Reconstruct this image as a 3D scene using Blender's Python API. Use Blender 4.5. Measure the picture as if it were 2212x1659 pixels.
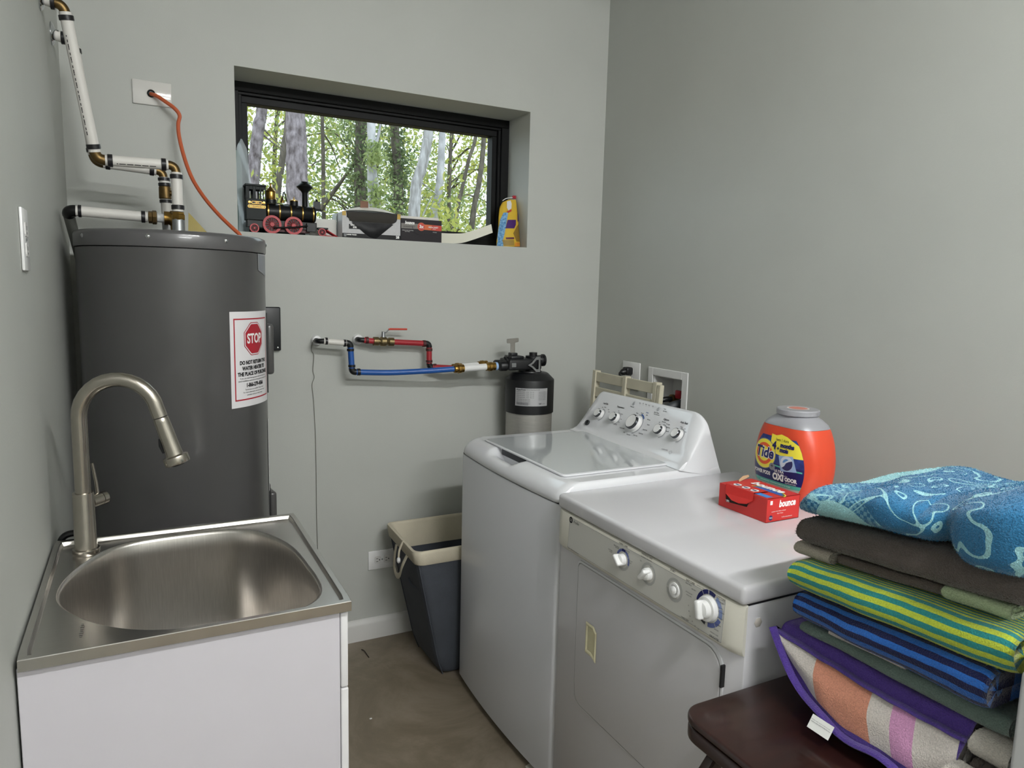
import bpy, bmesh, math, random
import numpy as np
from mathutils import Vector, Matrix, noise
random.seed(11)
for o in list(bpy.data.objects): bpy.data.objects.remove(o)
SC = bpy.context.scene
C = SC.collection
V = Vector
PI = math.pi

# ------------------------------------------------------------------ camera
CAM = V((0.200236, -2.764152, 1.464149)); YAW, PITCH, ROLL, F = 0.4811425, 0.1317721, -0.0254629, 1536.096
def _axes():
    cy, sy, cp, sp = math.cos(YAW), math.sin(YAW), math.cos(PITCH), math.sin(PITCH)
    f = V((sy*cp, cy*cp, -sp)); r = V((cy, -sy, 0)); d = f.cross(r)
    c, s = math.cos(ROLL), math.sin(ROLL)
    return c*r + s*d, -s*r + c*d, f
AX = _axes()
cam_data = bpy.data.cameras.new('camera'); cam = bpy.data.objects.new('camera', cam_data); C.objects.link(cam)
cam_data.sensor_width = 36; cam_data.sensor_fit = 'HORIZONTAL'; cam_data.lens = F/2212*36; cam_data.clip_start = 0.02; cam_data.clip_end = 300
m3 = Matrix((AX[0], -AX[1], -AX[2])).transposed()
cam.matrix_world = Matrix.Translation(CAM) @ m3.to_4x4()
SC.camera = cam
# ------------------------------------------------------------------ world, exposure
SC.view_settings.view_transform = 'Standard'; SC.view_settings.look = 'None'
SC.view_settings.gamma = 1; SC.view_settings.use_curve_mapping = False
SC.view_settings.exposure = 0.16
W_ = bpy.data.worlds.new('overcast_sky'); SC.world = W_; W_.use_nodes = True
bg = W_.node_tree.nodes['Background']; bg.inputs[0].default_value = (0.84, 0.93, 1.0, 1); bg.inputs[1].default_value = 1.75
LAMP = 170.0          # strength of the two ceiling lights

# ------------------------------------------------------------------ pixel -> point helpers (2212 x 1659 frame)
def ray(px, py): return (AX[0]*((px-1106)/F) + AX[1]*((py-829.5)/F) + AX[2])
def at(px, py, ax, val):
    d = ray(px, py); return CAM + d*((val-CAM[ax])/d[ax])
def at_plane(px, py, p, n):
    d = ray(px, py); return CAM + d*((p-CAM).dot(n)/d.dot(n))
def at_cyl(px, py, cx, cy, r):
    d = ray(px, py); ox, oy = CAM.x-cx, CAM.y-cy
    a = d.x**2+d.y**2; b = 2*(ox*d.x+oy*d.y); c = ox*ox+oy*oy-r*r
    D = max(0, b*b-4*a*c); return CAM + d*((-b-math.sqrt(D))/(2*a))

# ------------------------------------------------------------------ materials
def lin(c):
    c /= 255.0
    return c/12.92 if c <= .04045 else ((c+.055)/1.055)**2.4
def rgb(r, g, b): return (lin(r), lin(g), lin(b), 1)
MATS = {}
def mat(name, col, rough=.5, metal=0, spec=.5, var=0, vscale=8, bump=0, bscale=60, stretch=None, coat=0, col2=None, emit=0, alpha=1, trans=0, sheen=0, aniso=0):
    if name in MATS: return MATS[name]
    m = bpy.data.materials.new(name); m.use_nodes = True; MATS[name] = m
    nt = m.node_tree; N = nt.nodes; L = nt.links; b = N['Principled BSDF']
    c = rgb(*col)
    b.inputs['Base Color'].default_value = c; b.inputs['Roughness'].default_value = rough; b.inputs['Metallic'].default_value = metal
    b.inputs['Specular IOR Level'].default_value = spec
    if coat: b.inputs['Coat Weight'].default_value = coat; b.inputs['Coat Roughness'].default_value = .06
    if sheen: b.inputs['Sheen Weight'].default_value = sheen; b.inputs['Sheen Roughness'].default_value = .5
    if aniso: b.inputs['Anisotropic'].default_value = aniso
    if alpha < 1: b.inputs['Alpha'].default_value = alpha
    if trans: b.inputs['Transmission Weight'].default_value = trans
    if emit: b.inputs['Emission Color'].default_value = c; b.inputs['Emission Strength'].default_value = emit
    if var or bump or col2:
        tc = N.new('ShaderNodeTexCoord'); mp = N.new('ShaderNodeMapping'); L.new(tc.outputs['Object'], mp.inputs[0])
        if stretch: mp.inputs['Scale'].default_value = stretch
    if var or col2:
        n = N.new('ShaderNodeTexNoise'); n.inputs['Scale'].default_value = vscale; n.inputs['Detail'].default_value = 5; L.new(mp.outputs[0], n.inputs['Vector'])
        mx = N.new('ShaderNodeMix'); mx.data_type = 'RGBA'
        if col2: mx.inputs[6].default_value = c; mx.inputs[7].default_value = rgb(*col2)
        else:
            mx.inputs[6].default_value = tuple(max(0, x*(1-var)) for x in c[:3])+(1,); mx.inputs[7].default_value = tuple(min(1, x*(1+var)) for x in c[:3])+(1,)
        rp = N.new('ShaderNodeMapRange'); rp.inputs[1].default_value = .3; rp.inputs[2].default_value = .7
        L.new(n.outputs[0], rp.inputs[0]); L.new(rp.outputs[0], mx.inputs[0]); L.new(mx.outputs[2], b.inputs['Base Color'])
    if bump:
        n2 = N.new('ShaderNodeTexNoise'); n2.inputs['Scale'].default_value = bscale; n2.inputs['Detail'].default_value = 3; L.new(mp.outputs[0], n2.inputs['Vector'])
        bp = N.new('ShaderNodeBump'); bp.inputs['Strength'].default_value = bump; bp.inputs['Distance'].default_value = .002
        L.new(n2.outputs[0], bp.inputs['Height']); L.new(bp.outputs[0], b.inputs['Normal'])
    return m
def P_(m): return m.node_tree.nodes['Principled BSDF']

# ------------------------------------------------------------------ mesh builder
ORG = {}
def arb(n):
    n = V(n).normalized(); a = V((0, 0, 1)) if abs(n.z) < .9 else V((1, 0, 0))
    x = a.cross(n).normalized(); return x, n.cross(x)
class MB:
    def __init__(s): s.v = []; s.f = []; s.u = []
    def add(s, vs, fs, uv=None):
        k = len(s.v); s.v += [V(p) for p in vs]
        for i, f in enumerate(fs): s.f.append([a+k for a in f]); s.u.append(uv[i] if uv else None)
        return s
    def bm(s, b):
        b.verts.index_update(); r = s.add([v.co.copy() for v in b.verts], [[v.index for v in f.verts] for f in b.faces]); b.free(); return r
    def box(s, x0, x1, y0, y1, z0, z1, r=0, seg=2, M=None):
        b = bmesh.new(); bmesh.ops.create_cube(b, size=1)
        for v in b.verts: v.co = V(((x0+x1)/2+v.co.x*(x1-x0), (y0+y1)/2+v.co.y*(y1-y0), (z0+z1)/2+v.co.z*(z1-z0)))
        if r: bmesh.ops.bevel(b, geom=b.edges[:], offset=r, segments=seg, profile=.5, affect='EDGES', clamp_overlap=True)
        if M: b.transform(M)
        return s.bm(b)
    def cyl(s, p0, p1, r0, r1=None, n=20, caps=True):
        return s.tube([p0, p1], [r0, r0 if r1 is None else r1], n, caps)
    def tube(s, pts, r, n=12, caps=True, squash=None):
        pts = [V(p) for p in pts]; m = len(pts); rs = r if isinstance(r, (list, tuple)) else [r]*m
        T = []
        for i in range(m):
            a = pts[max(0, i-1)]; b = pts[min(m-1, i+1)]; T.append((b-a).normalized() if (b-a).length > 1e-9 else V((0, 0, 1)))
        x, y = arb(T[0]); vs = []; fs = []
        for i in range(m):
            if i:
                q = T[i-1].rotation_difference(T[i]); x = q @ x; y = q @ y
            for k in range(n):
                a = 2*PI*k/n; vs.append(pts[i] + (x*math.cos(a) + y*math.sin(a)*(squash or 1))*rs[i])
        for i in range(m-1):
            for k in range(n): fs.append([i*n+k, i*n+(k+1) % n, (i+1)*n+(k+1) % n, (i+1)*n+k])
        if caps: fs.append(list(range(n-1, -1, -1))); fs.append([(m-1)*n+k for k in range(n)])
        return s.add(vs, fs)
    def lathe(s, prof, c, axis=(0, 0, 1), n=40, caps=True):
        c = V(c); ax = V(axis).normalized(); x, y = arb(ax); vs = []; fs = []; m = len(prof)
        for (r, h) in prof:
            for k in range(n):
                a = 2*PI*k/n; vs.append(c + ax*h + (x*math.cos(a)+y*math.sin(a))*max(r, 1e-5))
        for i in range(m-1):
            for k in range(n): fs.append([i*n+k, i*n+(k+1) % n, (i+1)*n+(k+1) % n, (i+1)*n+k])
        if caps: fs.append(list(range(n-1, -1, -1))); fs.append([(m-1)*n+k for k in range(n)])
        return s.add(vs, fs)
    def prism(s, out, o, X, Y, d):
        o, X, Y = V(o), V(X), V(Y); N = X.cross(Y).normalized()*d; m = len(out)
        a = [o+X*u+Y*v for u, v in out]; vs = a + [p+N for p in a]
        fs = [list(range(m-1, -1, -1)), list(range(m, 2*m))] + [[i, (i+1) % m, m+(i+1) % m, m+i] for i in range(m)]
        if d < 0: fs = [f[::-1] for f in fs]
        return s.add(vs, fs)
    def grid(s, fn, nu, nv, cu=False, cv=False, uvf=None):
        vs = []; fs = []; uv = []
        for i in range(nu):
            for j in range(nv): vs.append(fn(i/(nu if cu else nu-1), j/(nv if cv else nv-1)))
        for i in range(nu if cu else nu-1):
            for j in range(nv if cv else nv-1):
                a, b = (i+1) % nu, (j+1) % nv
                fs.append([i*nv+j, a*nv+j, a*nv+b, i*nv+b])
                uv.append([(i/(nu-1), j/(nv-1)), ((i+1)/(nu-1), j/(nv-1)), ((i+1)/(nu-1), (j+1)/(nv-1)), (i/(nu-1), (j+1)/(nv-1))])
        return s.add(vs, fs, uv)
    def ball(s, c, r, n=16, sq=(1, 1, 1)):
        b = bmesh.new(); bmesh.ops.create_uvsphere(b, u_segments=n, v_segments=n//2+1, radius=r)
        for v in b.verts: v.co = V((v.co.x*sq[0], v.co.y*sq[1], v.co.z*sq[2])) + V(c)
        return s.bm(b)
    def xf(s, M, a=0):
        for i in range(a, len(s.v)): s.v[i] = M @ s.v[i]
        return s
    def build(s, name, m, parent=None, angle=35, bevel=None, flat=False, kind=None, org=None, weld=False):
        o0 = V(org) if org is not None else (ORG[parent.name] if parent else V((0, 0, 0)))
        me = bpy.data.meshes.new(name); me.from_pydata([tuple(p-o0) for p in s.v], [], s.f)
        if any(s.u):
            ul = me.uv_layers.new(name='UVMap'); k = 0
            for f, u in zip(me.polygons, s.u):
                for j in range(len(f.vertices)):
                    if u: ul.data[f.loop_start+j].uv = u[j]
        if bevel or weld:
            b = bmesh.new(); b.from_mesh(me); bmesh.ops.remove_doubles(b, verts=b.verts, dist=1e-5)
            if bevel:
                es = [e for e in b.edges if len(e.link_faces) == 2 and e.calc_face_angle(0) > .5]
                bmesh.ops.bevel(b, geom=es, offset=bevel[0], segments=bevel[1], profile=.5, affect='EDGES', clamp_overlap=True)
            bmesh.ops.recalc_face_normals(b, faces=b.faces)
            b.to_mesh(me); b.free()
        if not flat:
            me.shade_smooth()
            try: me.set_sharp_from_angle(angle=math.radians(angle))
            except Exception: pass
        if m: me.materials.append(m)
        ob = bpy.data.objects.new(name, me); C.objects.link(ob)
        if parent: ob.parent = parent
        else: ob.location = o0
        ORG[ob.name] = o0
        if kind: ob['kind'] = kind
        return ob
def thing(name, label, cat, loc=(0, 0, 0), group=None):
    o = bpy.data.objects.new(name, None); C.objects.link(o); o.location = loc; o.empty_display_size = .05
    o['label'] = label; o['category'] = cat
    if group: o['group'] = group
    ORG[o.name] = V(loc); return o
def tag(o, label, cat, group=None):
    o['label'] = label; o['category'] = cat
    if group: o['group'] = group
    return o
def struct(name, mb, m, parent=None, **k):
    o = mb.build(name, m, parent, **k)
    if not parent: o['kind'] = 'structure'
    return o
def copy_tree(o, off, parent=None):
    c = o.copy(); C.objects.link(c); c.parent = parent
    if parent is None: c.location = o.location + V(off); ORG[c.name] = ORG[o.name] + V(off)
    for ch in list(o.children): copy_tree(ch, off, c)
    return c
def text(s, size, m, parent, org, X, Y, align='CENTER', sx=1, lift=.0004, warp=None, shear=0, bold=0, name='lettering', sp=1):
    cu = bpy.data.curves.new('t', 'FONT'); cu.body = s; cu.size = size; cu.align_x = align; cu.align_y = 'CENTER'; cu.shear = shear; cu.offset = bold; cu.resolution_u = 3; cu.space_character = sp
    ob = bpy.data.objects.new('t', cu); me = ob.to_mesh()
    vs = [v.co.copy() for v in me.vertices]; fs = [list(p.vertices) for p in me.polygons]; ob.to_mesh_clear()
    bpy.data.objects.remove(ob); bpy.data.curves.remove(cu)
    if warp: pts = [warp(v.x*sx, v.y) for v in vs]
    else:
        X, Y, org = V(X).normalized(), V(Y).normalized(), V(org); N = X.cross(Y)*lift
        pts = [org + X*(v.x*sx) + Y*v.y + N for v in vs]
    mb = MB(); mb.add(pts, fs); return mb.build(name, m, parent, flat=True)
def decal(out, m, parent, org, X, Y, lift=.0003, name='print', warp=None):
    mb = MB()
    if warp: mb.add([warp(u, v) for u, v in out], [list(range(len(out)))])
    else:
        X, Y, org = V(X).normalized(), V(Y).normalized(), V(org); N = X.cross(Y)*lift
        mb.add([org+X*u+Y*v+N for u, v in out], [list(range(len(out)))])
    return mb.build(name, m, parent, flat=True)
def rect(w, h, cx=0, cy=0): return [(cx-w/2, cy-h/2), (cx+w/2, cy-h/2), (cx+w/2, cy+h/2), (cx-w/2, cy+h/2)]
def rrect(w, h, r, cx=0, cy=0, n=5):
    o = []
    for sx, sy, a0 in ((1, 1, 0), (-1, 1, 90), (-1, -1, 180), (1, -1, 270)):
        for k in range(n+1):
            a = math.radians(a0+90*k/n); o.append((cx+sx*(w/2-r)+r*math.cos(a), cy+sy*(h/2-r)+r*math.sin(a)))
    return o
def circ(r, cx=0, cy=0, n=28, ry=None): return [(cx+r*math.cos(2*PI*k/n), cy+(ry or r)*math.sin(2*PI*k/n)) for k in range(n)]
def arcband(r0, r1, a0, a1, n=12):
    A = [math.radians(a0+(a1-a0)*k/n) for k in range(n+1)]
    return [(r1*math.cos(a), r1*math.sin(a)) for a in A] + [(r0*math.cos(a), r0*math.sin(a)) for a in A[::-1]]
def smoothpts(P, n=8):
    P = [V(p) for p in P]; out = []
    for i in range(len(P)-1):
        a, b, c, d = P[max(0, i-1)], P[i], P[i+1], P[min(len(P)-1, i+2)]
        for k in range(n):
            t = k/n; out.append(.5*((2*b)+(c-a)*t+(2*a-5*b+4*c-d)*t*t+(3*b-a-3*c+d)*t**3))
    return out+[P[-1]]

# ------------------------------------------------------------------ palette
wall_m = mat('wall_paint', (181, 183, 178), .55, var=.025, vscale=3, bump=.12, bscale=260)
ceil_m = mat('ceiling_paint', (214, 214, 208), .8)
white_p = mat('white_plastic', (226, 226, 226), .3)
white_e = mat('white_enamel', (218, 219, 223), .14, coat=.5)
white_trim = mat('white_trim_paint', (206, 205, 202), .4, var=.03, vscale=6)
black_p = mat('black_plastic', (16, 17, 20), .42)
black_fr = mat('black_window_metal', (11, 12, 13), .55, spec=.22, bump=.05)
brass = mat('brass', (150, 118, 62), .3, 1, var=.2, vscale=40)
bronze = mat('dull_bronze', (112, 92, 60), .42, 1, var=.25, vscale=60)
galv = mat('galvanised_steel', (170, 172, 174), .38, 1, var=.15, vscale=50)
chrome = mat('chrome', (200, 202, 205), .12, 1)
pex_w = mat('white_pipe', (214, 211, 206), .42, var=.04, vscale=12)
black_ring = mat('black_clamp', (24, 23, 27), .35)
ink = mat('black_ink', (18, 18, 22), .6)
ink_w = mat('white_ink', (238, 238, 236), .6)
ink_g = mat('grey_ink', (120, 120, 124), .6)
red_ink = mat('red_ink', (170, 32, 48), .5)
# ================================================================== SETTING
RW, NEAR, CEIL = 2.082, -6.0, 2.82
WX0, WX1, WZ0, WZ1, REC = 0.5191, 1.6985, 1.6474, 2.2138, 0.1938
# concrete floor
fm = mat('stained_concrete', (98, 86, 72), .42, var=.2, vscale=3, bump=.25, bscale=40)
nt = fm.node_tree; b = P_(fm)
tc = nt.nodes.new('ShaderNodeTexCoord'); n1 = nt.nodes.new('ShaderNodeTexNoise'); n1.inputs['Scale'].default_value = 2.2; n1.inputs['Detail'].default_value = 9; n1.inputs['Roughness'].default_value = .68; n1.inputs['Distortion'].default_value = .8
nt.links.new(tc.outputs['Object'], n1.inputs['Vector'])
cr = nt.nodes.new('ShaderNodeValToRGB'); e = cr.color_ramp.elements
e[0].position = .3; e[0].color = rgb(98, 88, 74); e[1].position = .72; e[1].color = rgb(148, 136, 122)
k = e.new(.5); k.color = rgb(118, 107, 90)
nt.links.new(n1.outputs[0], cr.inputs[0]); nt.links.new(cr.outputs[0], b.inputs['Base Color'])
floor = struct('floor', MB().box(-.15, RW+.25, NEAR-.15, .3, -.12, 0), fm, flat=True)
struct('ceiling', MB().box(-.15, RW+.25, NEAR-.15, .3, CEIL, CEIL+.1), ceil_m, flat=True)
mb = MB()
mb.box(-.15, WX0, 0, .3, 0, CEIL); mb.box(WX1, RW+.25, 0, .3, 0, CEIL); mb.box(WX0, WX1, 0, .3, 0, WZ0); mb.box(WX0, WX1, 0, .3, WZ1, CEIL)
struct('wall_back', mb, wall_m, flat=True)
struct('wall_left', MB().box(-.15, 0, NEAR, 0, 0, CEIL), wall_m, flat=True)
struct('wall_near', MB().box(-.15, RW+.25, NEAR-.15, NEAR, 0, CEIL), wall_m, flat=True)
# right wall with the hole for the laundry valve box
BY0, BY1, BZ0, BZ1 = -.612, -.432, .86, 1.128
mb = MB()
mb.box(RW, RW+.25, NEAR, BY0, 0, CEIL); mb.box(RW, RW+.25, BY1, 0, 0, CEIL); mb.box(RW, RW+.25, BY0, BY1, 0, BZ0); mb.box(RW, RW+.25, BY0, BY1, BZ1, CEIL)
mb.box(RW+.11, RW+.25, BY0, BY1, BZ0, BZ1)
struct('wall_right', mb, wall_m, flat=True)
# baseboards
def bboard(name, pts_fn, L0, L1):
    prof = [(0, 0), (.014, 0), (.014, .066), (.011, .074), (.006, .082), (.004, .088), (0, .09)]
    mb = MB(); vs = [pts_fn(L0, d, z) for d, z in prof] + [pts_fn(L1, d, z) for d, z in prof]; m = len(prof)
    mb.add(vs, [[i, i+1, m+i+1, m+i] for i in range(m-1)] + [list(range(m)), list(range(2*m-1, m-1, -1))])
    return struct(name, mb, white_trim, angle=25, weld=True)
bboard('baseboard_back', lambda L, d, z: (L, -d-.0005, z), 0.02, RW-.02)
bboard('baseboard_left', lambda L, d, z: (d+.0005, L, z), NEAR+.01, -.92)
bboard('baseboard_right', lambda L, d, z: (RW-d-.0005, L, z), NEAR+.01, -.02)
# window: outer frame, sash and pane
win = bpy.data.objects.new('window_1', None); C.objects.link(win); win.location = (WX0, REC, WZ0); win['kind'] = 'structure'; ORG['window_1'] = V((WX0, REC, WZ0))
def frame(x0, x1, z0, z1, w, y0, y1, wl=None, wt=None, wb=None):
    wl = wl or w; wt = wt or w; wb = wb or w; mb = MB(); r = .0015
    mb.box(x0, x1, y0, y1, z1-wt, z1, r, 1); mb.box(x0, x1, y0, y1, z0, z0+wb, r, 1)
    mb.box(x0, x0+wl, y0, y1, z0+wb, z1-wt, r, 1); mb.box(x1-w, x1, y0, y1, z0+wb, z1-wt, r, 1); return mb
frame(WX0, WX1, WZ0, WZ1, .036, REC, REC+.1, wt=.034, wb=.034).build('frame', black_fr, win)
frame(WX0+.036, WX1-.036, WZ0+.034, WZ1-.034, .012, REC+.012, REC+.09, wt=.010, wb=.010).build('frame_bead', black_fr, win)
frame(WX0+.048, WX1-.048, WZ0+.044, WZ1-.044, .022, REC+.028, REC+.08, wt=.026, wb=.022).build('sash', black_fr, win)
gm = bpy.data.materials.new('window_glass'); gm.use_nodes = True; N = gm.node_tree.nodes; N.clear()
out = N.new('ShaderNodeOutputMaterial'); tr = N.new('ShaderNodeBsdfTransparent'); gl = N.new('ShaderNodeBsdfGlossy'); gl.inputs['Roughness'].default_value = .4
fr = N.new('ShaderNodeFresnel'); fr.inputs[0].default_value = 1.05; mx = N.new('ShaderNodeMixShader')
tr.inputs[0].default_value = (.95, .98, .97, 1)
for a, b_ in ((fr.outputs[0], mx.inputs[0]), (tr.outputs[0], mx.inputs[1]), (gl.outputs[0], mx.inputs[2]), (mx.outputs[0], out.inputs[0])): gm.node_tree.links.new(a, b_)
MB().box(WX0+.07, WX1-.07, REC+.05, REC+.054, WZ0+.066, WZ1-.07).build('pane', gm, win, flat=True)

# ---------------- ceiling lights (the room's lamps)
lamp_m = mat('lit_diffuser', (250, 251, 250), .5, emit=LAMP)
LX0 = .54
def ceiling_light(name, y, label):
    t = thing(name, label, 'light', (1.14, y, CEIL), 'ceiling lights')
    MB().box(LX0, LX0+1.2, y-.075, y+.075, CEIL-.035, CEIL-.001, .004, 1).build('housing', white_p, t)
    MB().box(LX0+.01, LX0+1.19, y-.034, y+.034, CEIL-.07, CEIL-.035, .012, 2).build('diffuser', lamp_m, t)
    for x in (LX0-.005, LX0+1.19): MB().box(x, x+.015, y-.075, y+.075, CEIL-.072, CEIL-.034, .003, 1).build('end_cap', white_p, t)
    return t
ceiling_light('ceiling_light', -3.15, 'long white ceiling light with glowing diffuser just behind the stool and sink')
ceiling_light('ceiling_light', -4.9, 'long white ceiling light with glowing diffuser nearest the far end wall')

# ================================================================== WOODS OUTSIDE
gmat = mat('leaf_litter', (120, 104, 70), .9, var=.4, vscale=2)
struct('ground_outside', MB().box(-40, 60, .32, 90, -1.0, -.5), gmat, flat=True)
def bark(name, c1, c2, vs, st):
    m = mat(name, c1, .85, col2=c2, vscale=vs, bump=.9, bscale=vs*1.6, stretch=st); 
    for n in m.node_tree.nodes:
        if n.type == 'BUMP': n.inputs['Distance'].default_value = .03
    return m
pine = bark('pine_bark', (92, 82, 84), (168, 158, 164), 14, (1, 1, .45))
grey = bark('grey_bark', (128, 124, 122), (196, 194, 196), 9, (1.6, 1.6, .25))
pale = bark('pale_bark', (150, 148, 152), (214, 212, 216), 6, (1, 1, .5))
darkb = bark('dark_bark', (70, 64, 58), (118, 110, 100), 10, (1, 1, .35))
def leafmat(name, c1, c2):
    m = bpy.data.materials.new(name); m.use_nodes = True; nt = m.node_tree; N = nt.nodes; L = nt.links; N.clear()
    out = N.new('ShaderNodeOutputMaterial'); df = N.new('ShaderNodeBsdfDiffuse'); tl = N.new('ShaderNodeBsdfTranslucent'); mx = N.new('ShaderNodeMixShader'); mx.inputs[0].default_value = .5
    tc = N.new('ShaderNodeTexCoord'); nz = N.new('ShaderNodeTexNoise'); nz.inputs['Scale'].default_value = 1.3; nz.inputs['Detail'].default_value = 6
    rp = N.new('ShaderNodeMapRange'); rp.inputs[1].default_value = .35; rp.inputs[2].default_value = .65
    cm = N.new('ShaderNodeMix'); cm.data_type = 'RGBA'; cm.inputs[6].default_value = rgb(*c1); cm.inputs[7].default_value = rgb(*c2)
    L.new(tc.outputs['Object'], nz.inputs['Vector']); L.new(nz.outputs[0], rp.inputs[0]); L.new(rp.outputs[0], cm.inputs[0])
    for s in (df, tl): L.new(cm.outputs[2], s.inputs[0])
    L.new(df.outputs[0], mx.inputs[1]); L.new(tl.outputs[0], mx.inputs[2]); L.new(mx.outputs[0], out.inputs[0]); return m
leaf_a = leafmat('yellow_green_leaves', (176, 188, 108), (222, 220, 132))
leaf_b = leafmat('green_leaves', (138, 160, 112), (190, 200, 142))
leaf_c = leafmat('ivy_leaves', (98, 114, 86), (154, 168, 124))
rng = np.random.default_rng(5)
def leaves(name, m, parent, centers, spread, n, size, z0=None):
    cs = np.array([tuple(c) for c in centers]); o0 = np.array(tuple(ORG[parent.name]))
    idx = rng.integers(0, len(cs), n); p = cs[idx] + rng.normal(0, 1, (n, 3))*np.array(spread)
    a = rng.normal(0, 1, (n, 3)); a /= np.linalg.norm(a, axis=1)[:, None]
    q = rng.normal(0, 1, (n, 3)); q -= (q*a).sum(1)[:, None]*a; q /= np.linalg.norm(q, axis=1)[:, None]
    s = rng.uniform(.6, 1.3, n)[:, None]*size
    v = np.stack([p-a*s, p+q*s*.42, p+a*s, p-q*s*.42], 1).reshape(-1, 3) - o0
    f = np.arange(4*n).reshape(-1, 4)
    me = bpy.data.meshes.new(name); me.from_pydata(v.tolist(), [], f.tolist()); me.materials.append(m)
    o = bpy.data.objects.new(name, me); C.objects.link(o); o.parent = parent; o['kind'] = 'stuff'; ORG[o.name] = ORG[parent.name]
    return o
def trunk_tree(name, label, px, Y, wpx, bm_, branches=(), ivy=None, crown=None, up=3.0, group=None):
    pts = [at(x, y, 1, Y) for x, y in px]
    lo, hi = pts[0], pts[-1]; d0 = (pts[0]-pts[1]).normalized(); d1 = (pts[-1]-pts[-2]).normalized()
    base = V((lo.x+d0.x/abs(d0.z)*(lo.z+.5)*.6, Y, -.55))
    top = hi + V((d1.x*.5, 0, 1)).normalized()*up
    dist = (pts[1]-CAM).dot(AX[2]); r = wpx/F*dist/2
    path = [base]+pts+[top]; sm = smoothpts(path, 6); n = len(sm)
    rs = [r*(1.18-.34*i/(n-1))*(1+.05*math.sin(i*1.9+Y)) for i in range(n)]
    t = thing(name, label, 'tree', base, group)
    MB().tube(sm, rs, 14).build('trunk', bm_, t, angle=60)
    for bp, bw in branches:
        b_ = smoothpts([at(x, y, 1, Y+dy) for x, y, dy in bp], 5); rr = bw/F*dist/2
        MB().tube(b_, [rr*(1-.7*i/(len(b_)-1)) for i in range(len(b_))], 8).build('branch', bm_, t)
    if ivy:
        leaves('ivy', ivy[2], t, [sm[i] for i in range(3, n-3)], (r*1.25, r*1.25, .45), ivy[0], ivy[1])
    if crown:
        for (n_, cen, spr, size, lm) in crown: leaves('crown', lm, t, cen, spr, n_, size)
    return t
def cl(Y, pxs): return [at(x, y, 1, Y) for x, y in pxs]
trunk_tree('pine_tree', 'thick straight pine trunk with scaly grey bark outside the window', [(646, 520), (642, 400), (640, 300), (638, 225)], 11, 44, pine)
trunk_tree('pine_tree', 'slimmer pine trunk with reddish grey bark leaning beside the thick pine', [(546, 400), (552, 330), (560, 265), (567, 220)], 12.5, 25, pine,
           branches=[([(567, 290, 0), (585, 305, .3), (612, 325, .6)], 5), ([(566, 275, 0), (590, 300, .3), (610, 318, .5)], 4)])
trunk_tree('young_tree', 'thin leaning brown trunk half hidden behind the thick pine', [(598, 430), (608, 360), (614, 310), (622, 250)], 14, 13, darkb)
trunk_tree('young_tree', 'slender dark straight trunk among the yellow leaves', [(699, 440), (698, 330), (696, 245)], 16, 8, darkb,
           branches=[([(698, 330, 0), (712, 320, 0), (730, 330, .4)], 3), ([(668, 365, 0), (680, 352, 0), (698, 345, 0)], 4), ([(700, 290, 0), (718, 320, .3), (735, 370, .6)], 4)])
trunk_tree('ivy_tree', 'dark trunk wrapped in ivy with a leaning bough beside it', [(780, 490), (777, 360), (780, 250)], 13, 24, darkb,
           branches=[([(690, 455, .5), (735, 395, .3), (772, 345, 0)], 12)], ivy=(2600, .06, leaf_c))
trunk_tree('pale_tree', 'pale smooth trunk with a low fork and hanging ferns', [(806, 490), (803, 380), (802, 255)], 12, 19, pale,
           branches=[([(804, 350, 0), (814, 400, -.1), (824, 480, -.2)], 14), ([(806, 330, 0), (818, 290, 0), (824, 255, 0)], 10)],
           crown=[(500, cl(11.8, [(806, 320), (808, 345), (815, 410), (812, 440)]), (.09, .1, .1), .06, leaf_b)])
trunk_tree('ivy_tree', 'second dark ivy covered trunk behind the pale forked trunk', [(862, 490), (860, 380), (852, 265)], 15, 20, darkb, ivy=(2200, .065, leaf_c))
trunk_tree('crooked_tree', 'silvery grey trunk with a swollen crook and knot', [(893, 500), (897, 430), (900, 395), (913, 355), (922, 310), (927, 262)], 11, 23, grey,
           branches=[([(912, 395, 0), (930, 410, .2), (950, 425, .4)], 3), ([(905, 360, 0), (912, 320, .1), (916, 300, .2)], 4)])
trunk_tree('pale_tree', 'pale blotched trunk curving at its foot beside the crooked trunk', [(935, 490), (945, 430), (951, 380), (954, 320), (956, 265)], 12.5, 16, pale,
           branches=[([(912, 470, 0), (925, 440, 0), (940, 415, 0)], 4)])
trunk_tree('sapling', 'thin dark sapling leaning towards the window corner', [(982, 490), (1000, 400), (1014, 340), (1030, 280)], 14, 8, darkb)
trunk_tree('young_tree', 'narrow dark trunk rising at the window edge above green shrubs', [(1020, 480), (1034, 400), (1042, 340), (1046, 275)], 15, 11, darkb,
           branches=[([(1022, 425, 0), (1008, 420, 0), (996, 425, 0)], 3)])
trunk_tree('sapling', 'faint thin sapling between the pale trunk and the leaning one', [(968, 490), (972, 400), (974, 300)], 17, 6, darkb)
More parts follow.
